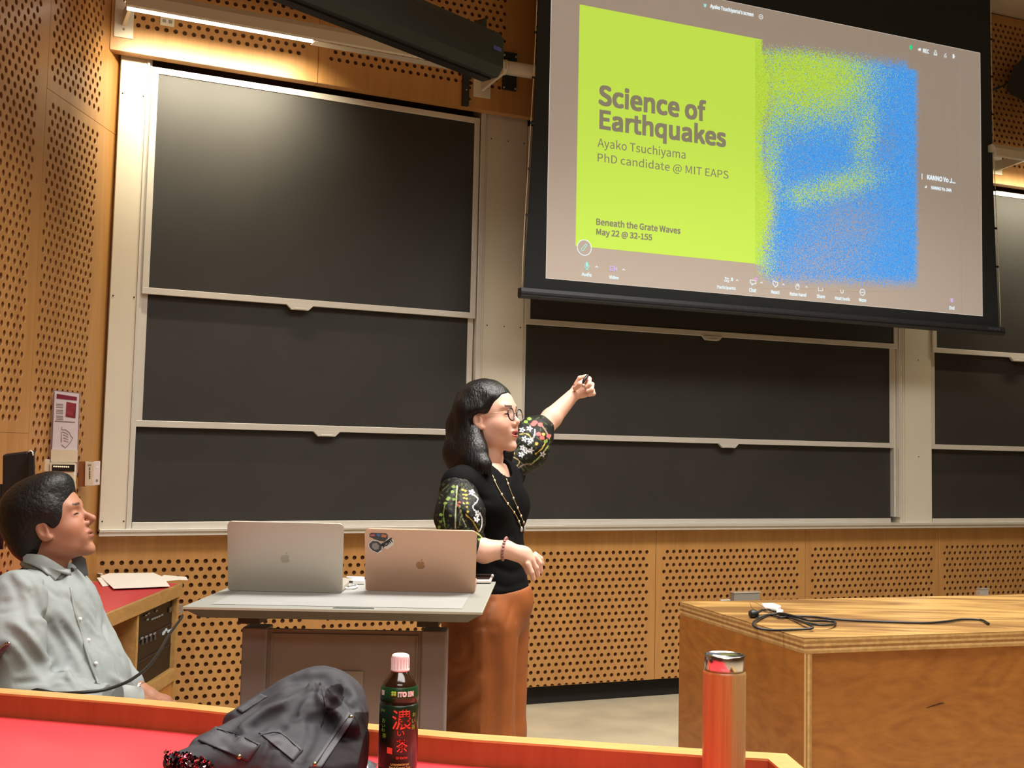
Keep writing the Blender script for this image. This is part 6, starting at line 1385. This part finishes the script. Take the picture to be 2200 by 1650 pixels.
def flap(P, Q_, nu=12, nv=6, dep=None):   # collar flap hanging from the line P to the line Q_
    P = np.array(smooth(P, 4)); Q_ = np.array(smooth(Q_, 4)); n_ = min(len(P), len(Q_)); t_ = np.linspace(0, 1, nu+1)
    rs = lambda L: np.stack([np.interp(t_, np.linspace(0, 1, len(L)), L[:, k]) for k in (0, 1)], 1)
    A_, B_ = rs(P), rs(Q_); pix = [A_[i]*(1-v)+B_[i]*v for v in np.linspace(0, 1, nv+1) for i in range(nu+1)]
    W_3 = lifted(hit(nks, pix, MY-.42, MY+.2), .008) if dep is None else np.array([PY(x, y, dep) for x, y in pix])
    g = G(); n2_ = nu+1; o2 = len(W_3)
    g.add(list(W_3)+list(lifted(W_3, -.005)), [(j*n2_+i, (j+1)*n2_+i, (j+1)*n2_+i+1, j*n2_+i+1) for j in range(nv) for i in range(nu)]+[(o2+j*n2_+i, o2+j*n2_+i+1, o2+(j+1)*n2_+i+1, o2+(j+1)*n2_+i) for j in range(nv) for i in range(nu)]+[(nv*n2_+i, o2+nv*n2_+i, o2+nv*n2_+i+1, nv*n2_+i+1) for i in range(nu)], True); return g
part('collar_flap', flap([(48, 1190), (92, 1193), (141, 1222)], [(50, 1208), (84, 1221), (118, 1248)]), cm_, co)
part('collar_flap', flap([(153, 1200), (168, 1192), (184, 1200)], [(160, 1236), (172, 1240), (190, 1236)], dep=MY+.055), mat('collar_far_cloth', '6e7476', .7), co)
part('undershirt', G().lathe([(.060, -.03), (.060, .0), (.057, .006)], mp_(100, 1238), 30, axis=upv), M['black'], ma)
plP = lifted(hit(shirtf, smooth([(152, 1262), (160, 1310), (175, 1360), (192, 1420), (212, 1470)], 4), MY-.4, MY+.2), .002)
part('front_placket', G().tube(list(plP), .0035, 6, flat=.5), mat('placket_shadowless', '8c918c', .75), ma)
for x, y in ((172, 1330), (190, 1375), (206, 1425)): p = lifted(hit(shirtf, [(x, y)], MY-.4, MY+.2), .003)[0]; part('button', G().lathe([(.0048, 0), (.0048, .0015), (.001, .0018)], p, 12, axis=CAMP-p), M['white'], ma)
cu = part('cuff', G().lathe([(.036, 0), (.040, .0), (.041, .05), (.037, .052)], mp_(250, 1507, -.20), 24, axis=mp_(278, 1511, -.18)-mp_(250, 1507, -.20)), mat('cuff_cloth', 'a8aeac', .7, var=.04), ma)
wa = part('watch', G().lathe([(.0255, -.008), (.0275, -.008), (.0275, .008), (.0255, .008)], mp_(296, 1485, .13), 24, axis=mp_(318, 1497, .12)-mp_(298, 1486, .13)), mat('watch_strap_steel', '9c9a96', .3, .8), ma)
part('watch_face', G().ball(mp_(294, 1479, .108), (.012, .006, .012), 12, 8), mat('watch_silver', 'dcdcd8', .15, .9), wa)
def mtr(X, Y, Z):
    F = ell(X, Y, Z, (OM[0]+.05, MY, .56), (.17, .19, .11))
    for s in (-.1, .1):
        hip = np.array([OM[0]+.06, MY+s, .53]); kn = np.array([OM[0]+.38, MY+s*1.4, .54]); ft = np.array([OM[0]+.33, MY+s*1.4, .10]); F = smin(F, cone(X, Y, Z, hip, kn, .09, .07), .03); F = smin(F, cone(X, Y, Z, kn, ft, .068, .055), .02)
    return smax(F+.003*wob(X, Y, Z, 25, 6), .05-Z, .01)
smesh('trousers', mtr, (OM[0]-.2, MY-.3, .02), (OM[0]+.62, MY+.3, .70), .011, mat('dark_trousers', '26262c', .8), ma)
# chair under the man
ch = thing('chair', (OM[0]-.02, MY, 0), 'maroon chair the seated man sits on, only its corner showing', 'chair')
mar = mat('maroon_vinyl', '4a1620', .35, coat=.3); cx_ = OM[0]
part('seat', G().box((cx_-.22, MY-.23, .40), (cx_+.24, MY+.23, .452)), mar, ch, bevel=.015)
q0 = PY(18, 1378, 2.68); xb = q0[0]-.02; zt2 = q0[2]
part('backrest', G().hexa([(xb-.08, MY-.26, .52), (xb-.03, MY-.26, .52), (xb-.03, MY+.22, .52), (xb-.08, MY+.22, .52)], [(xb-.16, MY-.30, zt2), (xb-.115, MY-.30, zt2), (xb-.115, MY+.22, zt2), (xb-.16, MY+.22, zt2)]), mar, ch, bevel=.015)
ar = part('armrest', G().tube([PY(-40, 1440, 2.66), PY(-5, 1405, 2.66), PY(16, 1383, 2.66)], [.022, .020, .012], 10, flat=.5), mar, ch)
part('chrome_trim', G().tube([PY(2, 1392, 2.64), PY(10, 1384, 2.64), PY(19, 1381, 2.64), PY(21, 1384, 2.64)], .0028, 6), bpy.data.materials['chrome'], ch)
for sx in (-.19, .2):
    for sy in (-.2, .2): part('leg', G().tube([(cx_+sx, MY+sy, .41), (cx_+sx*1.1, MY+sy*1.1, 0)], .012, 8), bpy.data.materials['chrome'], ch)
part('back_post', G().tube([(cx_-.2, MY-.2, .42), (xb-.055, MY-.2, .54)], .012, 8), bpy.data.materials['chrome'], ch); part('back_post', G().tube([(cx_-.2, MY+.18, .42), (xb-.055, MY+.18, .54)], .012, 8), bpy.data.materials['chrome'], ch)
# cable from the console rack past the man to his lap
kk = K.at(378, 1350, .02)
P = [np.array([KX-.01, 4+kk[0], kk[1]])]+[PY(x, y, Yd) for x, y, Yd in ((392, 1322, 3.5), (388, 1330, 3.35), (362, 1365, 3.2), (345, 1395, 3.0), (320, 1430, 2.85), (290, 1455, 2.75), (262, 1470, 2.68), (220, 1483, 2.62), (170, 1488, 2.60), (120, 1489, 2.6), (70, 1484, 2.6), (60, 1530, 2.6))]
tag(part('hanging_cable', G().tube(smooth([tuple(p) for p in P[1:]], 4), .0038, 8), M['black']), 'black cable hanging from the lectern table in front of the shirt of the seated man', 'cable')
